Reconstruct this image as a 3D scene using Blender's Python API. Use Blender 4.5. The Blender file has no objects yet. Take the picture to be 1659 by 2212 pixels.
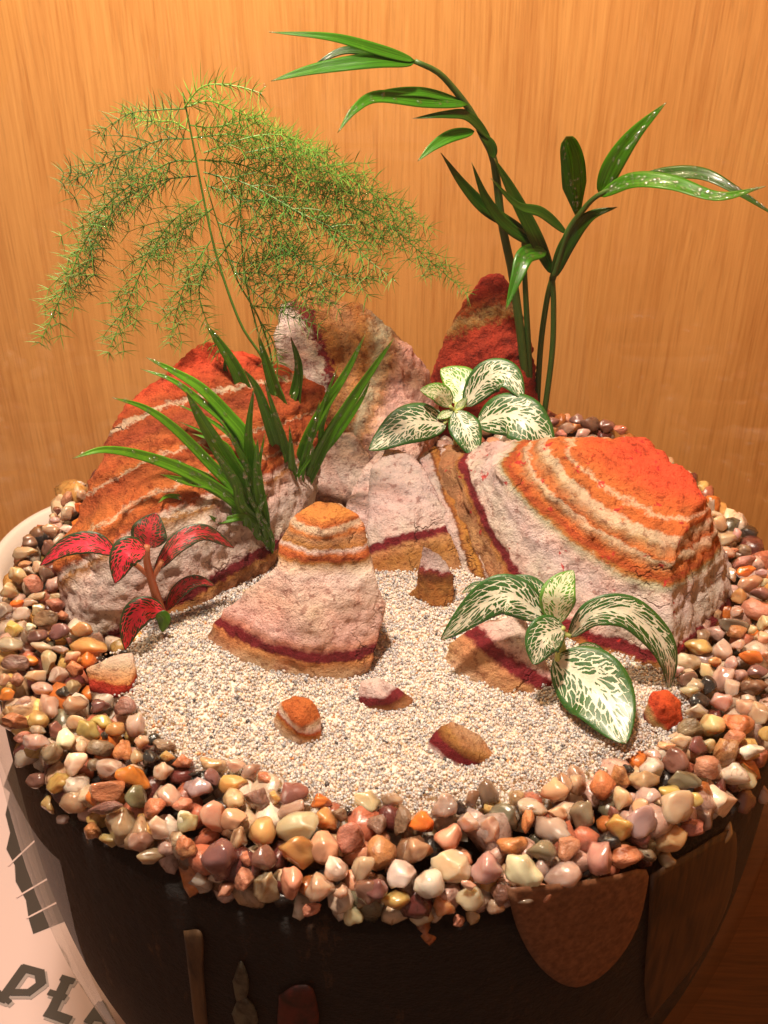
import bpy, bmesh, math, random
import numpy as np
from mathutils import Vector, Matrix
random.seed(7); np.random.seed(7)
SC = bpy.context.scene
COL = SC.collection

# ------------------------------------------------------------ camera, world, lamps, exposure
BOWL_R = .14
CAM = np.array([-0.025*BOWL_R, -2.29*BOWL_R, 1.755*BOWL_R])
PITCH = math.radians(34.5)
FPX = 829.5/math.tan(math.radians(19))
cd = bpy.data.cameras.new('camera'); cam = bpy.data.objects.new('camera', cd); COL.objects.link(cam)
cam.location = CAM; cam.rotation_euler = (math.radians(90)-PITCH, 0, 0)
cd.sensor_fit = 'HORIZONTAL'; cd.sensor_width = 36; cd.lens = 18/math.tan(math.radians(19))
cd.clip_start = .01; cd.clip_end = 20
cd.dof.use_dof = True; cd.dof.focus_distance = .385; cd.dof.aperture_fstop = 60
SC.camera = cam
W = bpy.data.worlds.new('World'); SC.world = W; W.use_nodes = True
bg = W.node_tree.nodes['Background']; bg.inputs[0].default_value = (1, .66, .51, 1); bg.inputs[1].default_value = .34

def lamp(name, loc, target, size, power, color, spread=180):
    l = bpy.data.lights.new(name, 'AREA'); l.shape = 'DISK'; l.size = size; l.energy = power; l.color = color
    l.spread = math.radians(spread)
    o = bpy.data.objects.new(name, l); COL.objects.link(o); o.location = loc
    o.rotation_euler = (Vector(target)-Vector(loc)).to_track_quat('-Z', 'Y').to_euler()
    return o
lamp('ceiling_spot', (-.08, -.10, .60), (0, 0, 0), .05, 7.4, (1, .81, .66))
lamp('ceiling_spot', (-.16, .17, .50), (-.12, .30, .16), .05, 2.5, (1, .80, .52))
SC.view_settings.view_transform = 'Standard'; SC.view_settings.look = 'None'
SC.view_settings.exposure = 0; SC.view_settings.gamma = 1
SC.cycles.max_bounces = 10; SC.cycles.transparent_max_bounces = 24
SC.cycles.caustics_reflective = False; SC.cycles.caustics_refractive = False
SC.cycles.use_denoising = True

# ------------------------------------------------------------ placing: a pixel of the 1659 x 2212 view of the photograph becomes a point
_c, _s = math.cos(PITCH), math.sin(PITCH)
def ray(x, y):
    a = (x-829.5)/FPX; b = -(y-1106)/FPX
    return np.array([a, _c+b*_s, -_s+b*_c])
def Zp(x, y, z=0.):
    d = ray(x, y); return CAM+d*(z-CAM[2])/d[2]
def Yp(x, y, Y):
    d = ray(x, y); return CAM+d*(Y-CAM[1])/d[1]
def depth(P): return float((np.asarray(P)-CAM)@np.array([0, _c, -_s]))
def px2m(n, P): return n*depth(P)/FPX
RMAX, ZC = .1465, -.06
def bowl_r(z):
    H, n = (.2, 2.3) if z < ZC else (.34, 2.3)
    u = min(1, abs(z-ZC)/H)
    return RMAX*(1-u**n)**(1/n)
def on_bowl(x, y, off=.004):
    d = ray(x, y); t = .15
    while t < .9:
        P = CAM+d*t
        if math.hypot(P[0], P[1]) < bowl_r(P[2])-off and P[2] > -.255:
            a, b = t-.0008, t
            for _ in range(12):
                m_ = (a+b)/2; P = CAM+d*m_
                if math.hypot(P[0], P[1]) < bowl_r(P[2])-off: b = m_
                else: a = m_
            return P
        t += .0008
    return P

# ------------------------------------------------------------ object helpers
def link(o): COL.objects.link(o); return o
def tag(o, label=None, cat=None, group=None, kind=None):
    for k, v in (('label', label), ('category', cat), ('group', group), ('kind', kind)):
        if v: o[k] = v
    return o
def empty(name, loc, label, cat, group=None):
    o = link(bpy.data.objects.new(name, None)); o.location = Vector(loc); o.empty_display_size = .005
    return tag(o, label, cat, group)
def mk(name, V, F, mat, parent=None, loc=None, smooth=True, uv=None):
    """V in world coordinates; the object's origin goes to loc (or to its parent's)."""
    me = bpy.data.meshes.new(name)
    org = np.array(parent.location) if parent is not None and loc is None else (np.array(loc) if loc is not None else np.zeros(3))
    V = np.asarray(V, float)-org
    me.from_pydata([tuple(v) for v in V], [], F); me.update()
    if smooth: me.polygons.foreach_set('use_smooth', [True]*len(me.polygons))
    if uv is not None:
        L = me.uv_layers.new(name='UVMap')
        idx = np.empty(len(me.loops), int); me.loops.foreach_get('vertex_index', idx)
        L.data.foreach_set('uv', np.asarray(uv, float)[idx].ravel())
    if mat: me.materials.append(mat)
    o = link(bpy.data.objects.new(name, me))
    if parent is not None: o.parent = parent
    else: o.location = Vector(org)
    return o
def catmull(P, n):
    P = [np.asarray(p, float) for p in P]
    if len(P) == 2: return np.array([P[0]+(P[1]-P[0])*t for t in np.linspace(0, 1, n)])
    Q = [2*P[0]-P[1]]+P+[2*P[-1]-P[-2]]
    out = []
    for t in np.linspace(0, len(P)-1, n):
        i = min(int(t), len(P)-2); u = t-i; a, b, c, d = Q[i:i+4]
        out.append(.5*(2*b+(c-a)*u+(2*a-5*b+4*c-d)*u*u+(3*b-a-3*c+d)*u**3))
    return np.array(out)
def nrm(v): return v/(np.linalg.norm(v)+1e-12)
def tube(P, R, k=8):
    P = np.asarray(P); n = len(P); R = np.broadcast_to(R, (n,)); V = []; F = []
    T = np.gradient(P, axis=0); a = nrm(np.cross(T[0], (0.3, 1, .2)))
    for i in range(n):
        t = nrm(T[i]); a = nrm(a-t*(a@t)); b = np.cross(t, a)
        for j in range(k):
            th = 2*math.pi*j/k; V.append(P[i]+R[i]*(a*math.cos(th)+b*math.sin(th)))
    for i in range(n-1):
        for j in range(k): F.append((i*k+j, i*k+(j+1) % k, (i+1)*k+(j+1) % k, (i+1)*k+j))
    F.append(tuple(range(k))[::-1]); F.append(tuple(range((n-1)*k, n*k)))
    return V, F
def merge(parts):
    V = []; F = []
    for v, f in parts:
        o = len(V); V += list(v); F += [tuple(i+o for i in q) for q in f]
    return V, F

P_ = on_bowl(227, 1885, 0.); _e = 1e-3
_dr = (bowl_r(P_[2]+_e)-bowl_r(P_[2]-_e))/(2*_e); _n = np.array([P_[0], P_[1], -_dr*math.hypot(P_[0], P_[1])]); _n /= np.linalg.norm(_n)
_d = (P_-CAM)/np.linalg.norm(P_-CAM); _r = _d-2*(_d@_n)*_n
for k in (0, 1): lamp('added_glint_lamp', P_+_r*.9+np.array([0, 0, .028*k]), P_, .016, .25, (.85, .95, 1))  # unseen lamps added for the glint on the glass

# ------------------------------------------------------------ materials
def newmat(name):
    m = bpy.data.materials.new(name); m.use_nodes = True; nt = m.node_tree
    return m, nt, nt.nodes['Principled BSDF']
def N(nt, t, **k):
    n = nt.nodes.new(t)
    for a, v in k.items(): setattr(n, a, v)
    return n
def inp(nt, sock, v):
    if hasattr(v, 'links') or isinstance(v, bpy.types.NodeSocket): nt.links.new(v, sock)
    elif v is not None:
        if isinstance(v, (tuple, list, np.ndarray)) and len(v) == 3 and len(sock.default_value) == 4: v = (*v, 1)
        sock.default_value = v
def math_(nt, op, a, b=0., c=None):
    n = N(nt, 'ShaderNodeMath', operation=op); inp(nt, n.inputs[0], a); inp(nt, n.inputs[1], b)
    if c is not None: inp(nt, n.inputs[2], c)
    return n.outputs[0]
def vmul(nt, v, s):
    n = N(nt, 'ShaderNodeVectorMath', operation='MULTIPLY'); inp(nt, n.inputs[0], v); inp(nt, n.inputs[1], s); return n.outputs[0]
def noise(nt, vec, scale, detail=4, rough=.55, dist=0., out=0):
    n = N(nt, 'ShaderNodeTexNoise'); n.inputs['Scale'].default_value = scale; n.inputs['Detail'].default_value = detail
    n.inputs['Roughness'].default_value = rough; n.inputs['Distortion'].default_value = dist
    if vec is not None: nt.links.new(vec, n.inputs['Vector'])
    return n.outputs[out]
def ramp(nt, fac, stops, interp='LINEAR'):
    n = N(nt, 'ShaderNodeValToRGB'); cr = n.color_ramp; cr.interpolation = interp
    while len(cr.elements) > 1: cr.elements.remove(cr.elements[-1])
    for i, (p, c) in enumerate(stops):
        e = cr.elements[0] if i == 0 else cr.elements.new(p)
        e.position = p; e.color = (*c, 1) if len(c) == 3 else c
    nt.links.new(fac, n.inputs[0]); return n.outputs[0]
def mix(nt, fac, a, b, blend='MIX'):
    n = N(nt, 'ShaderNodeMix', data_type='RGBA', blend_type=blend)
    inp(nt, n.inputs[0], fac); inp(nt, n.inputs[6], a); inp(nt, n.inputs[7], b); return n.outputs[2]
def g(v): return (v, v, v)
def bump(nt, h, strength=.5, dist=.001, normal=None):
    n = N(nt, 'ShaderNodeBump'); n.inputs['Strength'].default_value = strength; n.inputs['Distance'].default_value = dist
    nt.links.new(h, n.inputs['Height'])
    if normal is not None: nt.links.new(normal, n.inputs['Normal'])
    return n.outputs[0]
def plain(name, col, rough=.5, **k):
    m, nt, b = newmat(name); b.inputs['Base Color'].default_value = (*col, 1); b.inputs['Roughness'].default_value = rough
    for a, v in k.items(): b.inputs[a].default_value = v
    return m

# wood veneer
def wood_mat(name, lo, hi, rough=.42, ax=0):
    m, nt, b = newmat(name)
    co = N(nt, 'ShaderNodeTexCoord').outputs['Object']
    w = noise(nt, vmul(nt, co, (14, 14, 3)), 1., 2, .5, out=1)
    n0 = N(nt, 'ShaderNodeVectorMath', operation='SUBTRACT'); nt.links.new(w, n0.inputs[0]); n0.inputs[1].default_value = (.5, .5, .5)
    n1 = N(nt, 'ShaderNodeVectorMath', operation='SCALE'); nt.links.new(n0.outputs[0], n1.inputs[0]); n1.inputs['Scale'].default_value = .012
    n2 = N(nt, 'ShaderNodeVectorMath', operation='ADD'); nt.links.new(co, n2.inputs[0]); nt.links.new(n1.outputs[0], n2.inputs[1])
    v = n2.outputs[0]
    s = {0: (1, 1, .025), 1: (.025, 1, 1)}[ax]
    fine = noise(nt, vmul(nt, v, s), 800, 4, .6)
    med = noise(nt, vmul(nt, v, (1, 1, .035) if ax == 0 else (.035, 1, 1)), 300, 3, .5)
    broad = noise(nt, vmul(nt, v, (1, 1, .16) if ax == 0 else (.16, 1, 1)), 17, 2, .5, .6)
    pore = noise(nt, vmul(nt, v, (1, 1, .045) if ax == 0 else (.045, 1, 1)), 900, 2, .5)
    t = math_(nt, 'ADD', math_(nt, 'MULTIPLY', fine, .42), math_(nt, 'ADD', math_(nt, 'MULTIPLY', med, .30), math_(nt, 'MULTIPLY', broad, .30)))
    c = ramp(nt, t, [(.37, lo), (.50, tuple((np.array(lo)*.45+np.array(hi)*.55))), (.66, hi)])
    pr = ramp(nt, pore, [(.32, g(.74)), (.42, g(1.))])
    c = mix(nt, .45, c, pr, 'MULTIPLY')
    nt.links.new(c, b.inputs['Base Color']); b.inputs['Roughness'].default_value = rough
    b.inputs['Specular IOR Level'].default_value = .35
    nt.links.new(bump(nt, fine, .12, .0004), b.inputs['Normal'])
    return m
M_wall = wood_mat('wood_veneer', (.47, .195, .050), (.70, .355, .112))
M_table = wood_mat('dark_wood', (.05, .018, .006), (.12, .045, .015), .45, 1)

# clear glass: a thin clear sheet that reflects by its angle
def glass_mat(name, ior=1.37, tint=(.985, .985, .97), rough=.012):
    m = bpy.data.materials.new(name); m.use_nodes = True; nt = m.node_tree; nt.nodes.clear()
    out = N(nt, 'ShaderNodeOutputMaterial'); t = N(nt, 'ShaderNodeBsdfTransparent'); t.inputs[0].default_value = (*tint, 1)
    gl = N(nt, 'ShaderNodeBsdfGlossy'); gl.inputs['Roughness'].default_value = rough
    ge = N(nt, 'ShaderNodeNewGeometry'); dp = N(nt, 'ShaderNodeVectorMath', operation='DOT_PRODUCT')
    nt.links.new(ge.outputs['Incoming'], dp.inputs[0]); nt.links.new(ge.outputs['Normal'], dp.inputs[1])
    f0 = ((ior-1)/(ior+1))**2; fs = math_(nt, 'POWER', math_(nt, 'SUBTRACT', 1., math_(nt, 'ABSOLUTE', dp.outputs['Value'])), 5.)
    fr = math_(nt, 'ADD', f0, math_(nt, 'MULTIPLY', fs, (1-f0)*.4))
    mx = N(nt, 'ShaderNodeMixShader'); nt.links.new(fr, mx.inputs[0]); nt.links.new(t.outputs[0], mx.inputs[1])
    nt.links.new(gl.outputs[0], mx.inputs[2]); nt.links.new(mx.outputs[0], out.inputs[0]); return m
M_glass = glass_mat('clear_glass')
M_drop = glass_mat('water_film', 2.3, (1, 1, 1), .10); M_old = bpy.data.materials.new('water'); M_old.use_nodes = True
_b = M_old.node_tree.nodes['Principled BSDF']; _b.inputs['Transmission Weight'].default_value = 1; _b.inputs['Roughness'].default_value = .02
_b.inputs['IOR'].default_value = 1.33; _b.inputs['Base Color'].default_value = (1, 1, 1, 1)

# wet pebbles: one material, tint by object colour (single pebbles) or colour attribute (the heap)
def pebble_mat(name, attr=False, clear=False, rough_stone=False):
    m, nt, b = newmat(name)
    if attr:
        a = N(nt, 'ShaderNodeAttribute'); a.attribute_name = 'tint'; col = a.outputs['Color']
        pos = N(nt, 'ShaderNodeTexCoord').outputs['Object']
    else:
        oi = N(nt, 'ShaderNodeObjectInfo'); col = oi.outputs['Color']
        tc = N(nt, 'ShaderNodeTexCoord').outputs['Object']
        ad = N(nt, 'ShaderNodeVectorMath', operation='MULTIPLY_ADD'); nt.links.new(tc, ad.inputs[0]); ad.inputs[1].default_value = (1, 1, 1)
        cv = N(nt, 'ShaderNodeCombineXYZ'); nt.links.new(oi.outputs['Random'], cv.inputs[0]); nt.links.new(oi.outputs['Random'], cv.inputs[2])
        nt.links.new(cv.outputs[0], ad.inputs[2]); pos = ad.outputs[0]
    sc = 1.0
    big = noise(nt, pos, 160 if not rough_stone else 260, 3, .6, .8); fine = noise(nt, pos, 900, 4, .65)
    spot = noise(nt, pos, 420, 2, .5, 1.2)
    k = ramp(nt, big, [(.30, (.42, .36, .34)), (.46, g(.95)), (.70, (1.25, 1.18, 1.12))])
    c = mix(nt, 1., col, k, 'MULTIPLY')
    c = mix(nt, ramp(nt, spot, [(.58, g(0)), (.70, g(.6 if not rough_stone else .95))]), c, mix(nt, 1., c, (.42, .26, .16), 'MULTIPLY'))
    nt.links.new(c, b.inputs['Base Color'])
    b.inputs['Roughness'].default_value = .22 if not rough_stone else .42
    b.inputs['Coat Weight'].default_value = .8; b.inputs['Coat Roughness'].default_value = .025
    if clear:
        b.inputs['Subsurface Weight'].default_value = .85; b.inputs['Subsurface Radius'].default_value = (1, .72, .5)
        b.inputs['Subsurface Scale'].default_value = .0055
        b.inputs['Transmission Weight'].default_value = .28
    else:
        b.inputs['Subsurface Weight'].default_value = .18; b.inputs['Subsurface Scale'].default_value = .0015
    h = math_(nt, 'ADD', math_(nt, 'MULTIPLY', fine, .3 if not rough_stone else .9), math_(nt, 'MULTIPLY', big, .8))
    nb = bump(nt, h, .55 if not rough_stone else .9, .0009 if not rough_stone else .0016)
    nt.links.new(nb, b.inputs['Normal']); nt.links.new(bump(nt, noise(nt, pos, 480, 4, .7), 1., .0024), b.inputs['Coat Normal'])
    return m
M_peb = pebble_mat('wet_pebble'); M_quartz = pebble_mat('wet_quartz', clear=True); M_rough = pebble_mat('rough_wet_stone', rough_stone=True)
M_heap = pebble_mat('pebble_heap', attr=True)

# sand
def sand_mat(name, attr):
    m, nt, b = newmat(name)
    if attr:
        a = N(nt, 'ShaderNodeAttribute'); a.attribute_name = 'tint'; nt.links.new(a.outputs['Color'], b.inputs['Base Color'])
    else:
        co = N(nt, 'ShaderNodeTexCoord').outputs['Object']
        nt.links.new(ramp(nt, noise(nt, co, 900, 2), [(.3, (.66, .54, .42)), (.7, (.80, .70, .58))]), b.inputs['Base Color'])
    b.inputs['Roughness'].default_value = .42; b.inputs['Subsurface Weight'].default_value = .9
    b.inputs['Subsurface Scale'].default_value = .0035; b.inputs['Subsurface Radius'].default_value = (1, .8, .6)
    return m
M_sandbed = sand_mat('sand', False); M_grain = sand_mat('sand_grain', True)

# stratified rock
def rock_mat(name, n1, t1, stops, Q=None, amp=.05, fine=.025, warp=26, mott=.5, bumpk=1., spots=None):
    """stops: colour against the height through the layers; the layers run across direction n1 (value dot(P,n1)+t1)."""
    m, nt, b = newmat(name)
    co = N(nt, 'ShaderNodeTexCoord').outputs['Object']
    def dot(n, t):
        d = N(nt, 'ShaderNodeVectorMath', operation='DOT_PRODUCT'); nt.links.new(co, d.inputs[0]); d.inputs[1].default_value = tuple(n)
        return math_(nt, 'ADD', d.outputs['Value'], t)
    t = dot(n1, t1)
    if Q is not None:
        cv = N(nt, 'ShaderNodeCombineXYZ')
        for i in range(3):
            d = N(nt, 'ShaderNodeVectorMath', operation='DOT_PRODUCT'); nt.links.new(co, d.inputs[0]); d.inputs[1].default_value = tuple(Q[i]); nt.links.new(d.outputs['Value'], cv.inputs[i])
        d = N(nt, 'ShaderNodeVectorMath', operation='DOT_PRODUCT'); nt.links.new(co, d.inputs[0]); nt.links.new(cv.outputs[0], d.inputs[1]); t = math_(nt, 'ADD', t, d.outputs['Value'])
    w = noise(nt, co, warp, 3, .55); f = noise(nt, co, 190, 5, .68); ff = noise(nt, co, 650, 4, .7)
    t = math_(nt, 'ADD', t, math_(nt, 'MULTIPLY', math_(nt, 'SUBTRACT', w, .5), amp*3))
    t = math_(nt, 'ADD', t, math_(nt, 'MULTIPLY', math_(nt, 'SUBTRACT', f, .5), fine*2.4))
    t = math_(nt, 'ADD', t, math_(nt, 'MULTIPLY', math_(nt, 'SUBTRACT', ff, .5), fine*1.2))
    c = ramp(nt, t, stops)
    k = ramp(nt, noise(nt, co, 120, 6, .72), [(.30, g(.34)), (.46, g(.86)), (.70, g(1.25))])
    c = mix(nt, mott, c, k, 'MULTIPLY')
    hue = ramp(nt, noise(nt, co, 45, 4, .6, .5), [(.35, (1.1, .84, .80)), (.5, g(1.)), (.66, (.94, 1.06, .92))])
    c = mix(nt, .6, c, hue, 'MULTIPLY')
    pit = ramp(nt, noise(nt, co, 420, 3, .6), [(.56, g(0)), (.66, g(.85))])
    c = mix(nt, pit, c, mix(nt, 1., c, (.55, .42, .40), 'MULTIPLY'))
    cn = N(nt, 'ShaderNodeVectorMath', operation='MULTIPLY_ADD'); nt.links.new(noise(nt, co, 70, 4, .6, out=1), cn.inputs[0]); cn.inputs[1].default_value = (.022,)*3; nt.links.new(co, cn.inputs[2])
    vc = N(nt, 'ShaderNodeTexVoronoi'); vc.feature = 'DISTANCE_TO_EDGE'; vc.inputs['Scale'].default_value = 48; nt.links.new(cn.outputs[0], vc.inputs['Vector'])
    crack = math_(nt, 'MULTIPLY', ramp(nt, vc.outputs['Distance'], [(0, g(1)), (.035, g(0))]), ramp(nt, noise(nt, co, 33, 3), [(.56, g(0)), (.66, g(.8))]))
    c = mix(nt, math_(nt, 'MULTIPLY', crack, .45), c, mix(nt, 1., c, (.35, .26, .22), 'MULTIPLY'))
    if spots:
        sp = ramp(nt, noise(nt, co, 230, 3, .6, .3), [(.64, g(0)), (.69, g(.9))]); c = mix(nt, sp, c, spots)
    nt.links.new(c, b.inputs['Base Color']); b.inputs['Roughness'].default_value = .88; b.inputs['Specular IOR Level'].default_value = .25
    h = math_(nt, 'ADD', math_(nt, 'MULTIPLY', noise(nt, co, 300, 6, .7), 1.), math_(nt, 'MULTIPLY', noise(nt, co, 1300, 4, .7), .35))
    h = math_(nt, 'SUBTRACT', h, math_(nt, 'MULTIPLY', crack, .8))
    nt.links.new(bump(nt, h, 1.*bumpk, .0030), b.inputs['Normal'])
    return m
ORANGE = (.60, .17, .045); REDOR = (.70, .085, .035); WHITE = (.76, .60, .53); GREY = (.60, .49, .44); PINK = (.76, .47, .42)
MAROON = (.19, .016, .022); TAN = (.46, .24, .115); CREAM = (.68, .50, .34); BROWN = (.22, .075, .022); LILAC = (.66, .52, .50)
RUST = (.42, .09, .025); OCHRE = (.43, .19, .05); GREENISH = (.46, .42, .29)

def axis(a, b):
    """gradient that is 0 at point a and 1 at point b"""
    d = b-a; L2 = d@d; return d/L2, a

# ------------------------------------------------------------ the setting: wall, table
def box(x0, x1, y0, y1, z0, z1):
    V = [(x, y, z) for x in (x0, x1) for y in (y0, y1) for z in (z0, z1)]
    return V, [(0, 1, 3, 2), (4, 6, 7, 5), (0, 4, 5, 1), (2, 3, 7, 6), (0, 2, 6, 4), (1, 5, 7, 3)]
V, F = box(-.9, .9, .30, .32, -.262, 1.0)
tag(mk('wall', V, F, M_wall, smooth=False, loc=(0, .30, -.262)), kind='structure', label='orange brown wood veneer wall behind the bowl')
V, F = box(-.9, .9, -.7, .2995, -.292, -.262)
tag(mk('table', V, F, M_table, smooth=False, loc=(0, 0, -.262)), kind='structure', label='dark brown table top under the bowl')

V, F = box(.44, .46, -.55, .2995, -.2619, 1.0)  # unseen side wall, added so the glass has wood to reflect
tag(mk('wall', V, F, M_wall, smooth=False, loc=(.44, 0, -.262)), kind='structure', label='added unseen wood veneer side wall for the glass to reflect, right of the bowl')

# ------------------------------------------------------------ glass bowl
def lathe(prof, n=128):
    V = []; F = []; k = len(prof)
    for i in range(n):
        th = 2*math.pi*i/n
        for r, z in prof: V.append((r*math.cos(th), r*math.sin(th), z))
    for i in range(n):
        j = (i+1) % n
        for q in range(k-1): F.append((i*k+q, j*k+q, j*k+q+1, i*k+q+1))
    return V, F
zs = np.concatenate([-.26+.2*(1-np.cos(np.linspace(0, math.pi/2, 36))), np.linspace(-.06, .228, 36)[1:]])
outer = [(max(bowl_r(z), .0005), z) for z in zs]
inner = [(max(r-.0022, .0003), z+(.0022 if z < -.2 else 0)) for r, z in outer]
tip = [(outer[-1][0]+.0005, outer[-1][1]+.0012), (outer[-1][0]-.001, outer[-1][1]+.0022), (outer[-1][0]-.0026, outer[-1][1]+.0012)]
V, F = lathe(outer+tip+inner[::-1])
M_inner = bpy.data.materials.new('glass_inner_side'); M_inner.use_nodes = True; _n = M_inner.node_tree; _t = _n.nodes.new('ShaderNodeBsdfTransparent'); _n.links.new(_t.outputs[0], _n.nodes['Material Output'].inputs[0])
_o = mk('glass_bowl', V, F, M_glass); _o.data.materials.append(M_inner)
_k = len(outer)+len(tip)+len(inner)-1
_o.data.polygons.foreach_set('material_index', [1 if (i % _k) >= len(outer)+len(tip) else 0 for i in range(len(F))])
tag(_o, 'large clear round glass bowl holding soil, pebbles, sand, rocks and plants', 'glass bowl')

# soil inside the bowl, seen dark through the glass
def soil_mat():
    m, nt, b = newmat('dark_soil'); co = N(nt, 'ShaderNodeTexCoord').outputs['Object']
    c = ramp(nt, noise(nt, vmul(nt, co, (1, 1, .3)), 110, 5, .75), [(.42, (.001, .0005, .0003)), (.6, (.008, .0035, .0016)), (.70, (.11, .048, .015))])  # upright brown streaks imitate reflections in the glass
    c2 = ramp(nt, noise(nt, co, 14, 2, .5), [(.45, g(.5)), (.65, (1.5, 1.2, .9))])
    nt.links.new(mix(nt, 1., c, c2, 'MULTIPLY'), b.inputs['Base Color']); b.inputs['Roughness'].default_value = .8
    nt.links.new(bump(nt, noise(nt, co, 220, 5, .7), 1., .003), b.inputs['Normal']); return m
prof = [(.0004, -.2565)]+[(max(bowl_r(z)-.0052, .001), z) for z in np.linspace(-.2555, -.0135, 50)]+[(.10, -.0115), (.05, -.0105), (.0005, -.010)]
V, F = lathe(prof, 160)
tag(mk('potting_soil', V, F, soil_mat()), 'dark damp potting soil filling the lower part of the glass bowl', 'soil', kind='stuff')

def glass_patch(name, outline, mat, label, cat, off=.0028, th=.0018, rings=7):
    """a flat piece inside the glass standing in for a reflection, its outline given where it is seen"""
    o = np.array(catmull(list(map(lambda q: (*q, 0.), outline+[outline[0]])), 40))[:-1, :2]; cen = o.mean(0)
    V = []; F = []; n = len(o)
    for lay in (0, 1):
        for r in range(1, rings+1):
            for p in o:
                q = cen+(p-cen)*r/rings
                edge = (r/rings)**6
                V.append(on_bowl(q[0], q[1], off+(th if lay else th*.5*edge)))
        V.append(on_bowl(cen[0], cen[1], off+(th if lay else 0)))
    m = rings*n+1
    for lay in (0, 1):
        b = lay*m
        for j in range(n):
            k = (j+1) % n; F.append((b+m-1, b+j, b+k))
            for r in range(rings-1): F.append((b+r*n+j, b+(r+1)*n+j, b+(r+1)*n+k, b+r*n+k))
    for j in range(n):
        k = (j+1) % n; a = (rings-1)*n; F.append((a+j, m+a+j, m+a+k, a+k))
    return tag(mk(name, V, F, mat, loc=V[m-1]), label, cat)
def speck_mat(name, a, b_, sc=500, rough=.5, stretch=(1, 1, 1)):
    m, nt, b = newmat(name); co = N(nt, 'ShaderNodeTexCoord').outputs['Object']
    nt.links.new(ramp(nt, noise(nt, vmul(nt, co, stretch), sc, 4, .65), [(.35, a), (.65, b_)]), b.inputs['Base Color']); b.inputs['Roughness'].default_value = rough
    return m
glass_patch('brown_reflection_patch', [(1094, 1918), (1170, 1912), (1245, 1904), (1320, 1892), (1396, 1878), (1394, 1940), (1376, 2005), (1342, 2065), (1295, 2112), (1245, 2133), (1195, 2115), (1150, 2068), (1115, 2000)],
            speck_mat('brown_reflection_tone', (.10, .038, .016), (.22, .095, .045)), 'brown speckled patch imitating a reflection in the dark glass, rounded at its lower end', 'reflection', off=.0030, th=.0012)  # brown reflection in the glass, built as a coloured piece behind it
glass_patch('wood_reflection_patch', [(1404, 1890), (1440, 1868), (1500, 1835), (1560, 1798), (1590, 1800), (1588, 1880), (1570, 1960), (1530, 2040), (1480, 2110), (1430, 2170), (1402, 2200), (1392, 2120), (1400, 2000)],
            speck_mat('wood_reflection_tone', (.012, .005, .002), (.085, .036, .010), 420, .5, (1, 1, .12)), 'broad wood-grained patch imitating a wood reflection in the glass at the lower right', 'glass_reflection', off=.0034, th=.0012)  # stands in for wood reflected in the right of the bowl
glass_patch('tan_reflection_patch', [(396, 2010), (436, 2015), (440, 2100), (448, 2230), (424, 2230), (408, 2110)],
            speck_mat('tan_reflection_tone', (.022, .010, .004), (.12, .06, .02), 160, .7, (1, 1, .25)), 'tan upright strip imitating a reflection low at the front of the glass', 'glass_reflection')  # reflected streak in the lower glass, built as a tan strip
M_greyrefl = speck_mat('grey_reflection_patch', (.008, .008, .005), (.10, .095, .06), 260)  # grey reflections in the glass, built as two pale patches
glass_patch('grey_reflection_patch', [(502, 2120), (520, 2075), (538, 2120), (530, 2160), (512, 2165)], M_greyrefl, 'upper pale patch imitating a reflection in the glass beside the tan strip', 'leaf')  # a reflection patch, not a leaf
glass_patch('grey_reflection_patch', [(500, 2190), (520, 2150), (548, 2172), (556, 2212), (520, 2235)], M_greyrefl, 'lower pale patch imitating a reflection in the glass near the bottom edge', 'leaf')  # a reflection patch, not a leaf
glass_patch('red_reflection_patch', [(602, 2150), (640, 2128), (678, 2140), (684, 2232), (606, 2232)],
            speck_mat('dull_red', (.006, .002, .002), (.09, .010, .008), 160), 'dull dark red patch imitating a reflection near the bottom edge of the glass', 'red_reflection')  # red reflection in the glass, built as a flat patch

# ------------------------------------------------------------ sand
SANDPX = [(225, 1425), (258, 1495), (275, 1532), (330, 1572), (380, 1612), (430, 1652), (560, 1688), (660, 1728), (750, 1750), (830, 1750), (960, 1734), (1080, 1724),
          (1200, 1692), (1300, 1642), (1400, 1600), (1485, 1560), (1490, 1500), (1455, 1440), (1400, 1350), (1200, 1200), (1000, 1150), (800, 1150), (600, 1190),
          (480, 1285), (380, 1305), (320, 1345), (300, 1390)]
SAND = np.array([Zp(x, y, .002)[:2] for x, y in SANDPX])
def inside(P, poly):
    x, y = P[:, 0], P[:, 1]; r = np.zeros(len(P), bool); n = len(poly); j = n-1
    for i in range(n):
        xi, yi = poly[i]; xj, yj = poly[j]
        c = ((yi > y) != (yj > y)) & (x < (xj-xi)*(y-yi)/(yj-yi+1e-15)+xi); r ^= c; j = i
    return r
def dist_poly(P, poly):
    d = np.full(len(P), 9.)
    for i in range(len(poly)):
        a = poly[i-1]; b = poly[i]; ab = b-a; t = np.clip(((P-a)@ab)/(ab@ab), 0, 1); d = np.minimum(d, np.hypot(*(P-a-t[:, None]*ab).T))
    return d
def sand_z(P):
    x, y = P[:, 0], P[:, 1]
    return .0022+.0010*np.sin(x*61+1)*np.cos(y*73)+.0006*np.sin(x*170+y*120)+.004*np.exp(-((x+.055)**2+(y+.045)**2)/.0009)
gx, gy = np.meshgrid(np.linspace(-.13, .13, 150), np.linspace(-.125, .06, 110)); G = np.stack([gx.ravel(), gy.ravel()], 1)
ins = inside(G, SAND); dd = dist_poly(G, SAND); z = sand_z(G)-.0006-np.where(ins, np.clip(.008-dd, 0, 1)*.5, .004+np.clip(dd, 0, .006))
nx = 150
F = []
for j in range(109):
    for i in range(149):
        q = (j*nx+i, j*nx+i+1, (j+1)*nx+i+1, (j+1)*nx+i)
        if (ins[list(q)] | (dd[list(q)] < .006)).all(): F.append(q)
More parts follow.
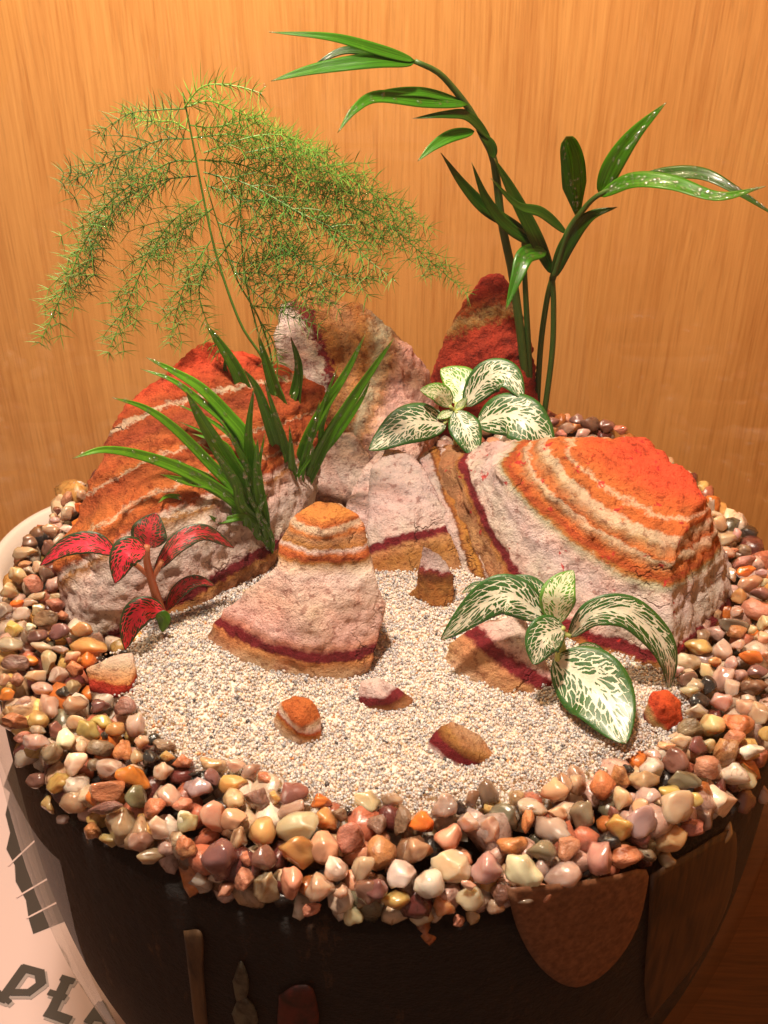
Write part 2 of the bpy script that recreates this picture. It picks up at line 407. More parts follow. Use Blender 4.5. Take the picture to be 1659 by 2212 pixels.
tag(mk('sand_bed', np.c_[G, z], F, M_sandbed), 'bed of pale beige sand in the middle of the bowl', 'sand', kind='stuff')
# grains: a joined mass of small stones
def ico(sub, name='t'):
    bm = bmesh.new(); bmesh.ops.create_icosphere(bm, subdivisions=sub, radius=1)
    V = np.array([v.co for v in bm.verts]); F = np.array([[v.index for v in f.verts] for f in bm.faces]); bm.free(); return V, F
def rand_rot(n):
    q = np.random.normal(size=(n, 4)); q /= np.linalg.norm(q, axis=1)[:, None]; w, x, y, z = q.T
    return np.stack([1-2*(y*y+z*z), 2*(x*y-z*w), 2*(x*z+y*w), 2*(x*y+z*w), 1-2*(x*x+z*z), 2*(y*z-x*w), 2*(x*z-y*w), 2*(y*z+x*w), 1-2*(x*x+y*y)], 1).reshape(n, 3, 3)
def mass(name, P, S, C, shapes, mat):
    """P centres, S (n,3) half sizes, C colours, shapes: list of (V,F) unit bodies"""
    n = len(P); R = rand_rot(n); which = np.random.randint(0, len(shapes), n); VV = []; FF = []; CC = []; off = 0
    for k, (sv, sf) in enumerate(shapes):
        idx = np.where(which == k)[0]
        v = np.einsum('nij,nkj->nki', R[idx], sv[None]*S[idx][:, None, :])+P[idx][:, None, :]
        VV.append(v.reshape(-1, 3)); m = len(sv)
        FF.append((sf[None]+(np.arange(len(idx))*m)[:, None, None]+off).reshape(-1, 3)); off += m*len(idx)
        CC.append(np.repeat(C[idx], m, 0))
    V = np.concatenate(VV); F = np.concatenate(FF); C_ = np.concatenate(CC)
    me = bpy.data.meshes.new(name); me.vertices.add(len(V)); me.vertices.foreach_set('co', V.ravel())
    me.loops.add(F.size); me.loops.foreach_set('vertex_index', F.ravel().astype(np.int32))
    me.polygons.add(len(F)); me.polygons.foreach_set('loop_start', np.arange(0, F.size, 3, dtype=np.int32))
    me.polygons.foreach_set('use_smooth', np.ones(len(F), bool)); me.update(calc_edges=True)
    a = me.color_attributes.new('tint', 'FLOAT_COLOR', 'POINT'); a.data.foreach_set('color', np.c_[C_, np.ones(len(C_))].astype(np.float32).ravel())
    me.materials.append(mat); return link(bpy.data.objects.new(name, me))
NG = 120000
P = np.random.uniform((-.13, -.125), (.13, .06), (NG, 2)); edge = np.random.uniform(-.004, .004, NG)
k = inside(P, SAND) | (dist_poly(P, SAND) < np.abs(edge)*.8); P = P[k]; n = len(P)
zz = sand_z(P)+np.random.uniform(-.0006, .0001, n)+np.where(np.random.rand(n) < .06, .0004, 0)-np.clip(.004-dist_poly(P, SAND), 0, 1)*.3
S = np.random.lognormal(0, .22, (n, 1))*.00044*np.random.uniform(.84, 1.16, (n, 3))
pal = np.array([(.80, .67, .57), (.88, .77, .68), (.70, .56, .47), (.58, .47, .40), (.74, .60, .42), (.68, .50, .44), (.05, .05, .06), (.22, .20, .20), (.62, .26, .12), (.9, .86, .8)])
ci = np.random.choice(10, n, p=[.28, .22, .15, .04, .06, .09, .007, .010, .008, .135])
C_ = pal[ci]*np.array([1., .91, .84])*np.random.uniform(.85, 1.08, (n, 1)); S[ci == 6] *= 1.25
ball = ico(1); bodies = []
for i in range(6): bodies.append((ball[0]*np.random.uniform(.9, 1.1, (len(ball[0]), 1)), ball[1]))
o = mass('sand_grains', np.c_[P, zz], S, C_, bodies, M_grain)
tag(o, 'coarse pale quartz sand grains with scattered black ones in the middle of the bowl', 'sand', kind='stuff')

# ------------------------------------------------------------ pebbles
def pebble_shape(sub, seed, angular=.5):
    rs = np.random.RandomState(seed); V, F = ico(sub); V = V.copy()
    for k in range(rs.randint(7, 14)):
        n_ = nrm(rs.normal(size=3)); d = rs.uniform(.42, .82); h = V@n_-d; V -= np.outer(np.clip(h, 0, 1)*(.62+.36*angular), n_)
    for k in range(4):
        n_ = nrm(rs.normal(size=3)); V *= (1+.07*np.sin(V@n_*rs.uniform(2, 5)+rs.uniform(0, 6)))[:, None]
    from mathutils import noise as mn
    sd = rs.uniform(0, 50, 3)
    V *= np.array([1+.16*mn.noise(Vector(v*1.7+sd))+.07*mn.noise(Vector(v*4.1+sd)) for v in V])[:, None]
    e = V.max(0)-V.min(0); V = (V-(V.max(0)+V.min(0))/2)/(e/2); return V, F
PROTO = []
for i in range(26):
    V, F = pebble_shape(3, 100+i, (i % 3)/2)
    me = bpy.data.meshes.new('pebble'); me.from_pydata([tuple(v*.001) for v in V], [], [tuple(map(int, f)) for f in F]); me.update()
    me.polygons.foreach_set('use_smooth', [True]*len(me.polygons)); me.materials.append(M_peb); PROTO.append(me)
PC = {'W': ((.84, .72, .58), 'white', 0), 'Q': ((.58, .45, .34), 'translucent grey', 1), 'P': ((.66, .42, .34), 'pink', 1), 'O': ((.68, .19, .035), 'orange', 0),
      'Y': ((.76, .52, .18), 'yellow', 1), 'A': ((.64, .34, .10), 'amber', 1), 'B': ((.17, .085, .045), 'brown', 2), 'M': ((.13, .032, .028), 'maroon', 0),
      'K': ((.018, .017, .017), 'black', 0), 'G': ((.13, .12, .075), 'grey green', 0), 'T': ((.52, .34, .20), 'tan', 1), 'R': ((.48, .155, .09), 'salmon red', 2),
      'C': ((.72, .53, .35), 'cream', 1), 'L': ((.54, .41, .36), 'lilac grey', 1), 'U': ((.46, .15, .04), 'rusty', 2), 'S': ((.68, .33, .20), 'peach', 0)}
Z1 = "690,30,110,90,P;705,105,90,80,P;570,140,90,140,R;690,210,80,90,O;490,245,70,80,M;580,265,120,120,P;470,320,100,70,P;590,400,150,100,W;440,420,150,130,T;260,510,150,170,M;430,550,150,140,M;215,605,230,110,T;220,700,130,60,R;330,730,120,110,Q;160,800,170,160,C;400,790,130,140,M;80,930,150,180,C;280,880,180,160,R;450,880,130,120,Q;310,980,170,70,C;150,1040,130,80,O;250,1030,150,90,Q;480,980,130,60,P;330,1090,120,100,T;470,1060,170,140,R;540,1140,90,80,R;40,1100,150,140,Q;190,1140,150,110,Q;400,1180,230,130,B;120,1250,160,150,Y;260,1240,90,80,W;320,1320,180,150,M;510,1290,210,140,M;220,1330,80,130,G;90,1390,220,140,Q;350,1420,200,100,C;520,1440,140,90,Q;760,1400,330,140,A;700,1270,200,120,A;590,1360,60,60,M;270,1530,130,80,O;140,1560,240,120,B;430,1540,160,200,Q;620,1500,150,110,C;870,1510,70,40,K;1060,1455,90,40,K"
Z2 = "60,290,130,110,O;45,170,100,110,T;310,130,200,140,C;510,130,160,140,Q;640,80,160,150,U;160,170,110,130,R;540,270,120,110,K;380,240,180,150,Q;630,230,130,120,T;200,360,160,100,P;420,400,200,200,Q;650,390,220,200,T;850,390,180,150,M;1080,410,210,190,B;140,520,240,150,U;330,510,190,150,A;70,450,130,130,T;480,590,150,130,M;660,540,160,140,C;760,600,200,170,Y;870,530,190,130,Y;990,590,170,130,A;1150,560,190,200,C;900,650,70,70,K;320,600,140,90,P;200,660,160,100,R;300,700,260,150,C;580,680,170,190,W;430,800,200,240,G;230,850,200,180,Q;700,740,100,110,C;860,760,240,150,B;1070,760,170,170,U;1230,700,150,140,C;1330,680,120,110,K;1420,730,200,130,B;660,890,200,240,W;800,900,110,160,G;1180,830,130,150,T;1295,840,145,170,K;940,920,240,150,Q;1110,880,60,60,K;1440,820,130,90,Y;1560,880,200,150,U;1400,950,180,150,C;330,1030,210,150,M;520,1060,220,180,A;640,1210,250,270,P;430,1240,170,170,Y;920,1110,300,190,U;1160,990,330,160,O;1170,1170,200,190,G;900,1270,330,110,B;1460,1160,220,170,P;1570,1260,180,150,R;1330,1280,200,180,U;1030,1420,320,330,T;800,1460,150,200,U;540,1370,120,90,L;1360,1430,230,200,C;1220,1560,230,190,P;1590,1380,140,180,W;950,1550,200,130,Y;1530,1540,150,150,Q;1600,1620,180,150,U;1300,1680,250,120,T"
Z3 = "130,285,100,50,K;265,210,210,150,S;270,310,140,130,M;155,390,220,180,L;440,220,150,100,C;550,270,150,150,C;420,360,230,140,A;690,330,170,130,U;600,470,200,200,B;740,460,110,150,A;880,430,230,170,M;1085,490,160,130,O;860,560,230,110,T;430,470,160,160,C;270,600,200,250,P;430,630,220,170,S;640,720,210,250,Y;460,780,130,200,C;920,690,340,250,Q;1130,620,170,190,A;1230,600,130,100,B;1320,780,200,250,R;1430,500,220,190,C;1290,570,70,70,K;1520,670,150,150,B;80,660,150,150,C;1110,850,230,220,S;910,890,280,270,A;1550,880,230,260,U;320,920,280,300,M;60,850,150,190,U;660,920,200,170,M;510,930,100,130,R;1420,1010,190,220,L;1200,1000,190,210,W;870,1120,190,250,S;680,1140,210,300,Q;510,1090,150,180,R;170,1100,190,200,P;1080,1140,230,230,C;370,1160,130,130,S;1470,1170,250,180,M;1240,1180,110,150,Q;1330,1340,150,150,C;1020,1310,150,90,R"
Z4 = "180,490,170,130,C;265,640,130,230,B;410,650,200,190,O;570,550,190,280,L;700,530,90,110,K;790,470,110,130,M;915,440,150,230,G;765,650,170,210,Q;610,760,230,210,S;1040,600,240,190,G;1250,540,220,180,C;1130,470,130,130,T;1215,650,100,180,U;1420,400,230,200,S;1590,370,140,170,P;1400,710,290,200,L;1440,590,150,110,S;1630,600,200,250,G;1090,820,230,190,U;1310,870,210,190,G;930,720,160,240,T;1520,840,190,170,R;370,860,240,220,T;260,1050,230,210,W;460,1120,240,240,W;640,990,320,250,C;910,1000,270,300,L;1180,1020,270,260,W;1480,1060,300,240,P;760,1130,120,80,S;770,1220,220,190,C;210,1260,220,160,A;580,1300,180,140,A;400,1340,190,200,Q;960,1280,140,130,P;1170,1210,200,160,C;1030,1190,200,170,B;1330,1190,120,150,R;690,1400,90,90,R;790,1370,110,130,T;60,1160,180,160,M;1650,1170,100,150,R"
Z5 = "1050,330,230,160,B;1220,310,200,220,C;1420,310,260,180,U;1640,380,120,130,A;1400,420,180,160,R;1320,530,170,230,U;1530,520,230,130,W;1095,480,170,260,M;970,440,180,120,C;850,480,150,90,S;1190,480,120,150,C;745,550,150,90,L;920,600,220,200,M;1190,650,220,190,R;740,680,200,200,W;680,750,230,170,T;1000,750,260,150,G;550,660,80,90,K;490,720,140,180,U;350,800,200,240,U;140,740,150,220,P;30,820,160,250,C;510,900,160,180,C;700,900,220,170,Q;1250,890,300,320,W;1440,740,270,250,C;880,840,190,130,Y;930,980,270,250,C;1060,900,170,120,Y;660,960,160,140,S;660,1100,250,230,L;1150,1040,190,250,M;1050,1130,200,200,R;1450,910,190,200,M;880,1200,280,220,Y;1310,1160,170,220,T;430,1000,90,90,M;480,1130,220,290,A;530,1340,260,200,R;310,1370,220,260,P;700,1330,150,200,G;850,1380,150,170,T;1610,860,120,150,C;1290,130,180,170,P;1090,200,190,120,Q;1110,120,180,130,K;1500,180,190,150,C;1600,230,180,200,C;1040,50,170,110,C"
Z6 = "740,230,70,140,P;800,310,130,70,P;820,400,200,130,C;870,550,240,150,Q;990,500,90,120,P;880,680,180,150,P;1070,660,130,100,G;960,660,90,60,R;1060,770,220,130,R;1080,860,190,110,O;1230,880,130,110,P;940,890,130,150,C;1120,980,250,160,T;1000,1100,160,160,A;990,1250,130,100,C;1170,1230,260,200,R;1250,970,100,80,C;1210,1070,180,130,M;950,1370,290,150,G;990,1450,210,150,U;1130,1420,100,120,C;1250,1370,110,170,C;1240,1500,130,150,S;620,1590,300,160,A;850,1620,200,190,Q;1000,1570,150,100,Q;1120,1680,220,150,O;1260,1680,100,200,C;520,1750,260,190,Q;410,1820,150,100,W;770,1740,140,120,A;940,1750,150,150,P;1190,1830,200,120,M;1030,1880,140,180,P;700,1830,130,170,C;840,1900,180,260,C;500,1900,200,160,M;570,1970,190,200,C;710,1960,150,180,K;950,1990,170,190,C;1150,1980,270,160,M"
Z7 = "1190,912,38,26,M;1222,925,34,24,P;1245,908,30,24,M;1275,918,44,34,M;1312,922,40,30,M;1340,930,30,22,R;1210,938,30,22,R;1258,938,34,24,P"
LIST = []
for s, (x0, y0, k) in zip((Z1, Z2, Z3, Z4, Z5, Z6, Z7), ((0, 1042.4, .2513), (0, 1426.5, .2513), (384, 1591, .2844), (795.5, 1591, .2844), (1207, 1481, .2725), (1371.5, 1042.4, .2232), (0, 0, 1))):
    for e in s.split(';'):
        a, b, w, h, c = e.split(','); LIST.append((x0+k*float(a), y0+k*float(b), k*float(w), k*float(h), c))
LIST = LIST[:298]
rs = random.Random(5); PEB = []
for i, (x, y, w, h, c) in enumerate(LIST):
    P = Zp(x, y, .004); r = math.hypot(P[0], P[1]); sz = px2m(min(w, h)/2, P)
    if r > .1425-sz:
        P = on_bowl(x, y, .0030+sz*.9)
        if P[1] > .02: P = Zp(x, y, .004); P[:2] *= (.1405-sz)/math.hypot(P[0], P[1])
    PEB.append([P, px2m(w/2, P), px2m(h/2, P), c, x, y])
def place_words(x, y, P):
    ang = math.degrees(math.atan2(P[0], -P[1]))
    a = abs(ang); side = 'left' if ang < 0 else 'right'
    if a < 14: s = 'at the very front'
    elif a < 38: s = f'at the front, a little {side}'
    elif a < 62: s = f'at the front {side}'
    elif a < 100: s = f'on the {side} side'
    elif a < 130: s = f'at the back {side}'
    else: s = 'at the back of the bowl'
    r = math.hypot(P[0], P[1])
    return s, ('against the glass' if r > .127 else 'next to the sand' if r < .108 else 'mid ring')
seen = set(); cx = np.array([(p[4], p[5]) for p in PEB])
for i, (P, hw, hh, c, x, y) in enumerate(PEB):
    col, cname, kind = PC[c]
    me = PROTO[rs.randrange(len(PROTO))]
    o = link(bpy.data.objects.new('pebble', me)); o.location = Vector(P)
    # sizes: hw across the view, hh up the view, third size between
    o.scale = (hw*1000*1.02, min(hw, hh)*1000*rs.uniform(.85, 1.1), hh*1000*1.02)
    o.rotation_euler = (rs.uniform(-.35, .1)-.35, rs.uniform(-.35, .35), rs.uniform(-.3, .3)+(math.pi if rs.random() < .5 else 0))
    j = lambda: rs.uniform(.86, 1.14)
    mu = .0 if c in 'KWO' else .15; col = [a*(1-mu)+b*mu for a, b in zip(col, (.60, .45, .32))]
    o.color = (min(1, col[0]*j()), min(1, col[1]*j()), min(1, col[2]*j()), 1)
    o.material_slots[0].link = 'OBJECT'; o.material_slots[0].material = (M_peb, M_quartz, M_rough)[kind]
    s, ring = place_words(x, y, P)
    d = np.hypot(*(cx-(x, y)).T); near = [PC[PEB[q][3]][1] for q in np.argsort(d)[1:4]]
    size = 'large' if max(hw, hh) > .0058 else 'tiny' if max(hw, hh) < .0028 else 'small' if max(hw, hh) < .0042 else ''
    shape = 'long' if hw > 1.7*hh else 'upright' if hh > 1.35*hw else ''
    base = ' '.join(q for q in (size, shape, cname, 'pebble') if q)
    lab = None
    for cand in (f'{base} {s}, {ring}', f'{base} {s}, {ring}, touching a {near[0]} one', f'{base} {s}, {ring}, between {near[0]} and {near[1]}',
                 f'{base} {s}, between {near[0]}, {near[1]} and {near[2]}', f'{base}, {ring}, between {near[1]} and {near[2]} ones', f'{base} beside {near[0]}, below {near[2]}'):
        if cand not in seen and len(cand.replace(',', '').split()) <= 16: lab = cand; break
    lab = lab or cand
    if len(lab.split()) > 16: lab = lab.replace(', a little ', ' ')
    if len(lab.split()) > 16: lab = lab.replace('touching a', 'by')
    seen.add(lab)
    tag(o, lab, 'pebble', 'pebbles in the ring around the sand')
# the rest of the pebbles: the heap under and behind the 300 that show largest
cand = []; pos = [p[0] for p in PEB]
taken = np.array([q[:2] for q in pos])
tries = np.random.uniform(-.14, .14, (26000, 2)); tries = tries[np.hypot(*tries.T) < .1365]
tries = tries[~inside(tries, SAND) & (dist_poly(tries, SAND) > .0015)]
acc = []; grid = {}
for p in tries:
    key = (int(p[0]//.007), int(p[1]//.007)); ok = True
    for a in (-1, 0, 1):
        for b in (-1, 0, 1):
            for q in grid.get((key[0]+a, key[1]+b), ()):
                if (q[0]-p[0])**2+(q[1]-p[1])**2 < .0058**2: ok = False
    if ok: grid.setdefault(key, []).append(p); acc.append(p)
acc = np.array(acc)
zl = np.random.uniform(-.0035, .0005, len(acc))
rest = [np.c_[acc, zl]]
for zz_, step in ((-.003, .0085), (-.0085, .0085), (-.0145, .009)):
    rr = bowl_r(zz_)-.0088; m = int(2*math.pi*rr/step); th = np.linspace(0, 2*math.pi, m, endpoint=False)+np.random.uniform(-.02, .02, m)
    rj = rr+np.random.uniform(-.0015, .0006, m)
    k = np.random.rand(m) < (1 if zz_ > -.012 else .18)
    rest.append(np.c_[rj*np.cos(th), rj*np.sin(th), np.full(m, zz_)+np.random.uniform(-.0016, .0016, m)][k])
rest = np.concatenate(rest); n = len(rest)
S = np.random.lognormal(0, .16, (n, 1))*.0038*np.random.uniform(.75, 1.25, (n, 3))
keys = list('QQQTTCCPPAYBMMRRWLUSGKO'); tint = np.array([PC[random.choice(keys)][0] for _ in range(n)])*np.random.uniform(.6, .95, (n, 1))
o = mass('pebble_heap', rest, S, tint, [pebble_shape(2, 300+i, .6) for i in range(12)], M_heap)
tag(o, 'mixed wet pebbles filling the ring beneath and behind the larger ones', 'pebbles', 'pebbles in the ring around the sand', 'stuff')

# ------------------------------------------------------------ rocks
def texture(kind, scale, **k):
    t = bpy.data.textures.new(f'{kind.lower()}_relief', kind); t.noise_scale = scale
    for a, v in k.items(): setattr(t, a, v)
    return t
TX = {'big': texture('CLOUDS', .017, noise_depth=2), 'chip': texture('VORONOI', .0125), 'fine': texture('CLOUDS', .0032, noise_depth=3), 'small': texture('CLOUDS', .007, noise_depth=2)}
TX['chip'].distance_metric = 'DISTANCE'; TX['chip'].noise_intensity = 1
def rock(name, label, hulls, mat, thick=.03, vox=.0012, k=1., base=None, cat='rock', group=None, floor=-.009):
    bm = bmesh.new(); allp = []
    for H in hulls:
        t = H[0] if isinstance(H[0], float) else thick; pts = [p for p in H if not isinstance(p, float)]
        A = np.array(pts); cen = A.mean(0); q = []
        for p in A:
            q.append(p); d = nrm(p-CAM); b = p+d*t; b = b+(cen+d*t-b)*.18; b[2] = max(b[2], floor) if b[2] < 0 else b[2]
            q.append(b)
        low = A[A[:, 2] < np.percentile(A[:, 2], 35)]
        for p in low:
            q.append(np.array([p[0], p[1], floor])); q.append(np.array([p[0], p[1]+t*.8, floor]))
        vs = [bm.verts.new(v) for v in q]; allp += q
        r = bmesh.ops.convex_hull(bm, input=vs); bmesh.ops.delete(bm, geom=[v for v in r['geom_interior'] if isinstance(v, bmesh.types.BMVert)], context='VERTS')
    A = np.array(allp); loc = np.array([A[:, 0].mean(), A[:, 1].mean(), 0.])
    bmesh.ops.translate(bm, verts=bm.verts, vec=Vector(-loc))
    me = bpy.data.meshes.new(name); bm.to_mesh(me); bm.free()
    o = link(bpy.data.objects.new(name, me)); o.location = Vector(loc)
    md = o.modifiers.new('r', 'REMESH'); md.mode = 'VOXEL'; md.voxel_size = vox; md.use_smooth_shade = True
    for tx, st in (('big', .0022), ('small', .0024), ('chip', .0034), ('fine', .0032)):
        md = o.modifiers.new(tx, 'DISPLACE'); md.texture = TX[tx]; md.strength = st*k; md.mid_level = .5 if tx != 'chip' else .45; md.texture_coords = 'LOCAL'
    dg = bpy.context.evaluated_depsgraph_get(); m2 = bpy.data.meshes.new_from_object(o.evaluated_get(dg)); o.modifiers.clear(); o.data = m2; m2.name = name
    m2.materials.clear(); bpy.context.view_layer.update(); m2.materials.append(mat(loc, o)); m2.polygons.foreach_set('use_smooth', [True]*len(m2.polygons))
    return tag(o, label, cat, group)
def strata(name, pts, stops, relief=.0004, **k):
    """pts: (x, y, height through the layers) read off the rock's visible face; a smooth curved field is fitted through them"""
    def f(loc, o):
        dg = bpy.context.evaluated_depsgraph_get(); A = []; B = []; c0 = Vector(CAM-loc)
        for x, y, t in pts:
            d = Vector(ray(x, y)).normalized(); ok, p, n_, q = o.ray_cast(c0, d)
            if not ok: continue
            p = np.array(p)/.05; A.append([1, *p, p[0]*p[0], p[1]*p[1], p[2]*p[2], p[0]*p[1], p[0]*p[2], p[1]*p[2]]); B.append(t)
        A = np.array(A); B = np.array(B); reg = np.diag([1e-6, .002, .01, .002]+[.02]*6)*len(B)*.25
        w = np.linalg.solve(A.T@A+reg, A.T@B)
        me = o.data; nv = len(me.vertices); co = np.empty(nv*3); me.vertices.foreach_get('co', co); co = co.reshape(-1, 3); no = np.empty(nv*3); me.vertices.foreach_get('normal', no); no = no.reshape(-1, 3)
        p = co/.05; tv = np.c_[np.ones(nv), p, p[:, 0]**2, p[:, 1]**2, p[:, 2]**2, p[:, 0]*p[:, 1], p[:, 0]*p[:, 2], p[:, 1]*p[:, 2]]@w
        tv = tv+.02*np.sin(p[:, 0]*9+p[:, 2]*5)+.012*np.sin(p[:, 1]*21+p[:, 0]*17)
        rs = np.random.RandomState(len(name)); gr = rs.uniform(-1, 1, 60); f_ = np.clip((tv+.5)*22, 0, 58.99); i_ = f_.astype(int); u_ = np.clip((f_-i_-.35)/.3, 0, 1); hgt = gr[i_]*(1-u_)+gr[i_+1]*u_
        me.vertices.foreach_set('co', (co+no*(hgt*relief*min(1., float(np.ptp(co, axis=0).max())/.11))[:, None]).ravel()); me.update()
        q = w[4:]/.0025; M_ = np.array([[q[0], q[3]/2, q[4]/2], [q[3]/2, q[1], q[5]/2], [q[4]/2, q[5]/2, q[2]]])
        return rock_mat(name, w[1:4]/.05, float(w[0]), stops, M_, **k)
    return f

Y = Yp; Z = Zp
A_m = strata('orange_banded_sandstone', [(243, 960, .755), (278, 912, .755), (323, 895, .755), (377, 866, .755), (427, 838, .755), (546, 803, .755), (258, 1104, .44), (323, 1079, .44), (415, 1050, .44), (268, 1150, .335), (333, 1119, .335), (402, 1114, .335),
      (520, 1092, .335), (250, 1250, .22), (400, 1200, .22), (470, 1170, .2), (600, 1115, .06), (545, 1160, .06), (502, 1220, .06), (470, 1268, .06), (340, 1318, .08), (250, 1330, .10), (600, 1180, .01), (530, 1262, .01), (440, 745, .97), (500, 765, .95), (340, 830, .88), (660, 835, .8), (350, 970, .62), (230, 1030, .58), (500, 900, .62)],
    [(0, TAN), (.03, OCHRE), (.045, MAROON), (.078, MAROON), (.10, WHITE), (.20, GREY), (.30, WHITE), (.335, OCHRE), (.35, WHITE), (.375, RUST), (.40, ORANGE), (.428, ORANGE), (.436, CREAM), (.448, ORANGE), (.52, (.44, .10, .03)),
     (.548, RUST), (.556, CREAM), (.566, ORANGE), (.60, RUST), (.64, (.5, .13, .04)), (.68, (.38, .075, .03)), (.742, RUST), (.750, CREAM), (.763, CREAM), (.772, RUST), (.86, (.55, .08, .03)), (.93, REDOR), (1, REDOR)], amp=.035, fine=.032, warp=30, mott=.8)
rock('rock', 'large orange rock with cream bands behind the red-leaved plant', [
    [Y(150, 1310, -.028), Y(195, 1345, -.034), Y(285, 1350, -.034), Y(400, 1322, -.028), Y(480, 1290, -.018), Y(560, 1250, -.008), Y(640, 1130, .02), Y(120, 1218, -.02), Y(172, 1150, -.006),
     Y(300, 1150, -.026), Y(450, 1150, -.016), Y(205, 1040, .003), Y(232, 972, .010), Y(262, 908, .018), Y(300, 855, .026), Y(380, 790, .036), Y(440, 735, .044), Y(500, 750, .048), Y(560, 780, .05), Y(640, 798, .05),
     Y(695, 836, .048), Y(702, 900, .044), Y(690, 1010, .034), Y(665, 1080, .028), Y(420, 940, .012), Y(560, 930, .018)]], A_m, thick=.045, k=.95)
B_m = strata('pink_green_sandstone', [(640, 655, .215), (690, 735, .215), (740, 840, .215), (610, 720, .08), (650, 820, .08), (700, 940, .10), (700, 655, .30), (760, 800, .33), (800, 720, .50), (840, 780, .52), (790, 880, .62), (850, 950, .9), (915, 850, .92), (880, 800, .75), (800, 950, .8)],
    [(0, GREY), (.10, LILAC), (.17, GREY), (.20, MAROON), (.225, MAROON), (.25, OCHRE), (.33, TAN), (.42, OCHRE), (.50, GREENISH), (.60, TAN), (.70, PINK), (.85, (.66, .42, .36)), (1, PINK)], amp=.06, fine=.08, warp=30, mott=.9)
rock('rock', 'pale pink and tan rock standing upright at the back, behind the grassy plant', [
    [Y(596, 700, .085), Y(604, 652, .09), Y(690, 638, .095), Y(760, 652, .098), Y(830, 692, .10), Y(880, 742, .10), Y(915, 782, .098), Y(942, 830, .095), Y(940, 910, .085), Y(900, 985, .062), Y(800, 990, .055), Y(740, 960, .058),
     Y(620, 900, .062), Y(600, 800, .075), Y(700, 800, .070)]], B_m, thick=.03, k=.8)
B2_m = strata('grey_brown_stone', [(740, 1070, .1), (740, 940, .9), (790, 1000, .5)], [(0, BROWN), (.3, GREY), (.6, (.4, .27, .2)), (1, GREY)], amp=.1, fine=.1, mott=.9)
rock('rock', 'low grey brown rock wedged between the orange rock and the grey pointed one', [
    [Y(690, 940, .046), Y(760, 935, .05), Y(800, 985, .046), Y(790, 1040, .038), Y(745, 1090, .030), Y(690, 1100, .028), Y(660, 1060, .032)]], B2_m, thick=.02, k=.7)
C_m = strata('red_porous_stone', [(990, 712, .26), (1020, 688, .26), (1050, 668, .26), (1072, 652, .26), (1040, 780, .0), (1100, 720, .08), (1000, 780, .05), (1020, 640, .5), (1080, 605, .8)],
    [(0, (.42, .045, .022)), (.18, (.45, .05, .02)), (.23, OCHRE), (.29, (.5, .3, .13)), (.34, RUST), (.5, (.40, .04, .02)), (1, (.36, .03, .022))], amp=.09, fine=.14, mott=1., bumpk=1.3)
rock('rock', 'dark red pointed rock at the back beside the palm stems', [
    [Y(1050, 598, .118), Y(1078, 588, .120), Y(1100, 620, .118), Y(1132, 680, .115), Y(1155, 790, .108), Y(1168, 880, .102), Y(925, 880, .100), Y(934, 810, .104), Y(960, 730, .108), Y(998, 662, .113), Y(1028, 616, .116), Y(1060, 760, .100)]],
    C_m, thick=.012, k=.8)
D_m = strata('orange_topped_sandstone', [(1085, 1005, .47), (1180, 1095, .47), (1290, 1190, .47), (1370, 1240, .47), (1445, 1290, .47), (1120, 1100, .36), (1200, 1230, .28), (1350, 1330, .27), (1430, 1350, .2), (1430, 1398, .08), (1330, 1370, .08), (1240, 1332, .08),
      (1110, 1240, .075), (1065, 1150, .075), (1045, 1080, .08), (1050, 1230, .02), (1300, 1420, .01), (1400, 1435, .02), (1140, 1015, .56), (1300, 1165, .60), (1420, 1235, .60), (1200, 1000, .68), (1285, 1090, .70), (1400, 1175, .71), (1230, 970, .80), (1340, 1080, .83), (1400, 955, 1.), (1510, 1060, .97), (1450, 1110, .93), (1300, 980, .9),
      (1560, 1270, .22), (1572, 1318, .08), (1525, 1360, .075), (1470, 1402, .075), (1540, 1200, .36), (1532, 1150, .5), (1525, 1100, .75), (1480, 1300, .30), (1500, 1200, .5)],
    [(0, TAN), (.03, OCHRE), (.055, MAROON), (.10, MAROON), (.12, WHITE), (.22, GREY), (.32, LILAC), (.40, WHITE), (.445, GREENISH), (.465, OCHRE), (.485, RUST), (.51, RUST), (.53, ORANGE), (.57, TAN), (.60, CREAM), (.615, ORANGE), (.66, TAN), (.69, CREAM),
     (.715, CREAM), (.73, ORANGE), (.78, ORANGE), (.795, (.74, .5, .33)), (.812, ORANGE), (.86, (.66, .14, .04)), (.93, (.74, .095, .04)), (1, (.72, .10, .045))], amp=.022, fine=.030, warp=28, mott=.6, spots=(.5, .03, .03))
rock('rock', 'largest rock, flat and orange-red on top with pale banded sides, at the right', [
    [Y(1440, 1452, -.056), Y(1380, 1440, -.052), Y(1250, 1410, -.045), Y(1120, 1320, -.025), Y(1060, 1245, -.004), Y(1000, 1180, .012), Y(930, 1010, .035), Y(960, 965, .048), Y(1010, 965, .052),
     Z(1200, 950, .046), Z(1400, 945, .042), Z(1438, 998, .042), Z(1498, 1030, .041), Z(1518, 1066, .040), Z(1452, 1205, .031), Z(1300, 1120, .035), Z(1090, 1010, .041),
     Y(1530, 1160, .002), Y(1572, 1215, -.004), Y(1584, 1290, -.014), Y(1555, 1350, -.026), Y(1470, 1425, -.046)]], D_m, thick=.03, k=.72)
D2_m = strata('amber_veined_slab', [(920, 1000, .3), (948, 990, .5), (970, 1080, .5), (1010, 1160, .5), (1035, 1230, .5), (985, 990, .8), (1005, 1080, .8), (930, 1040, .2), (965, 1130, .2)],
    [(0, GREY), (.2, LILAC), (.36, GREY), (.40, BROWN), (.45, OCHRE), (.53, (.45, .2, .04)), (.58, BROWN), (.62, WHITE), (.8, LILAC), (1, WHITE)], amp=.05, fine=.08, mott=.8)
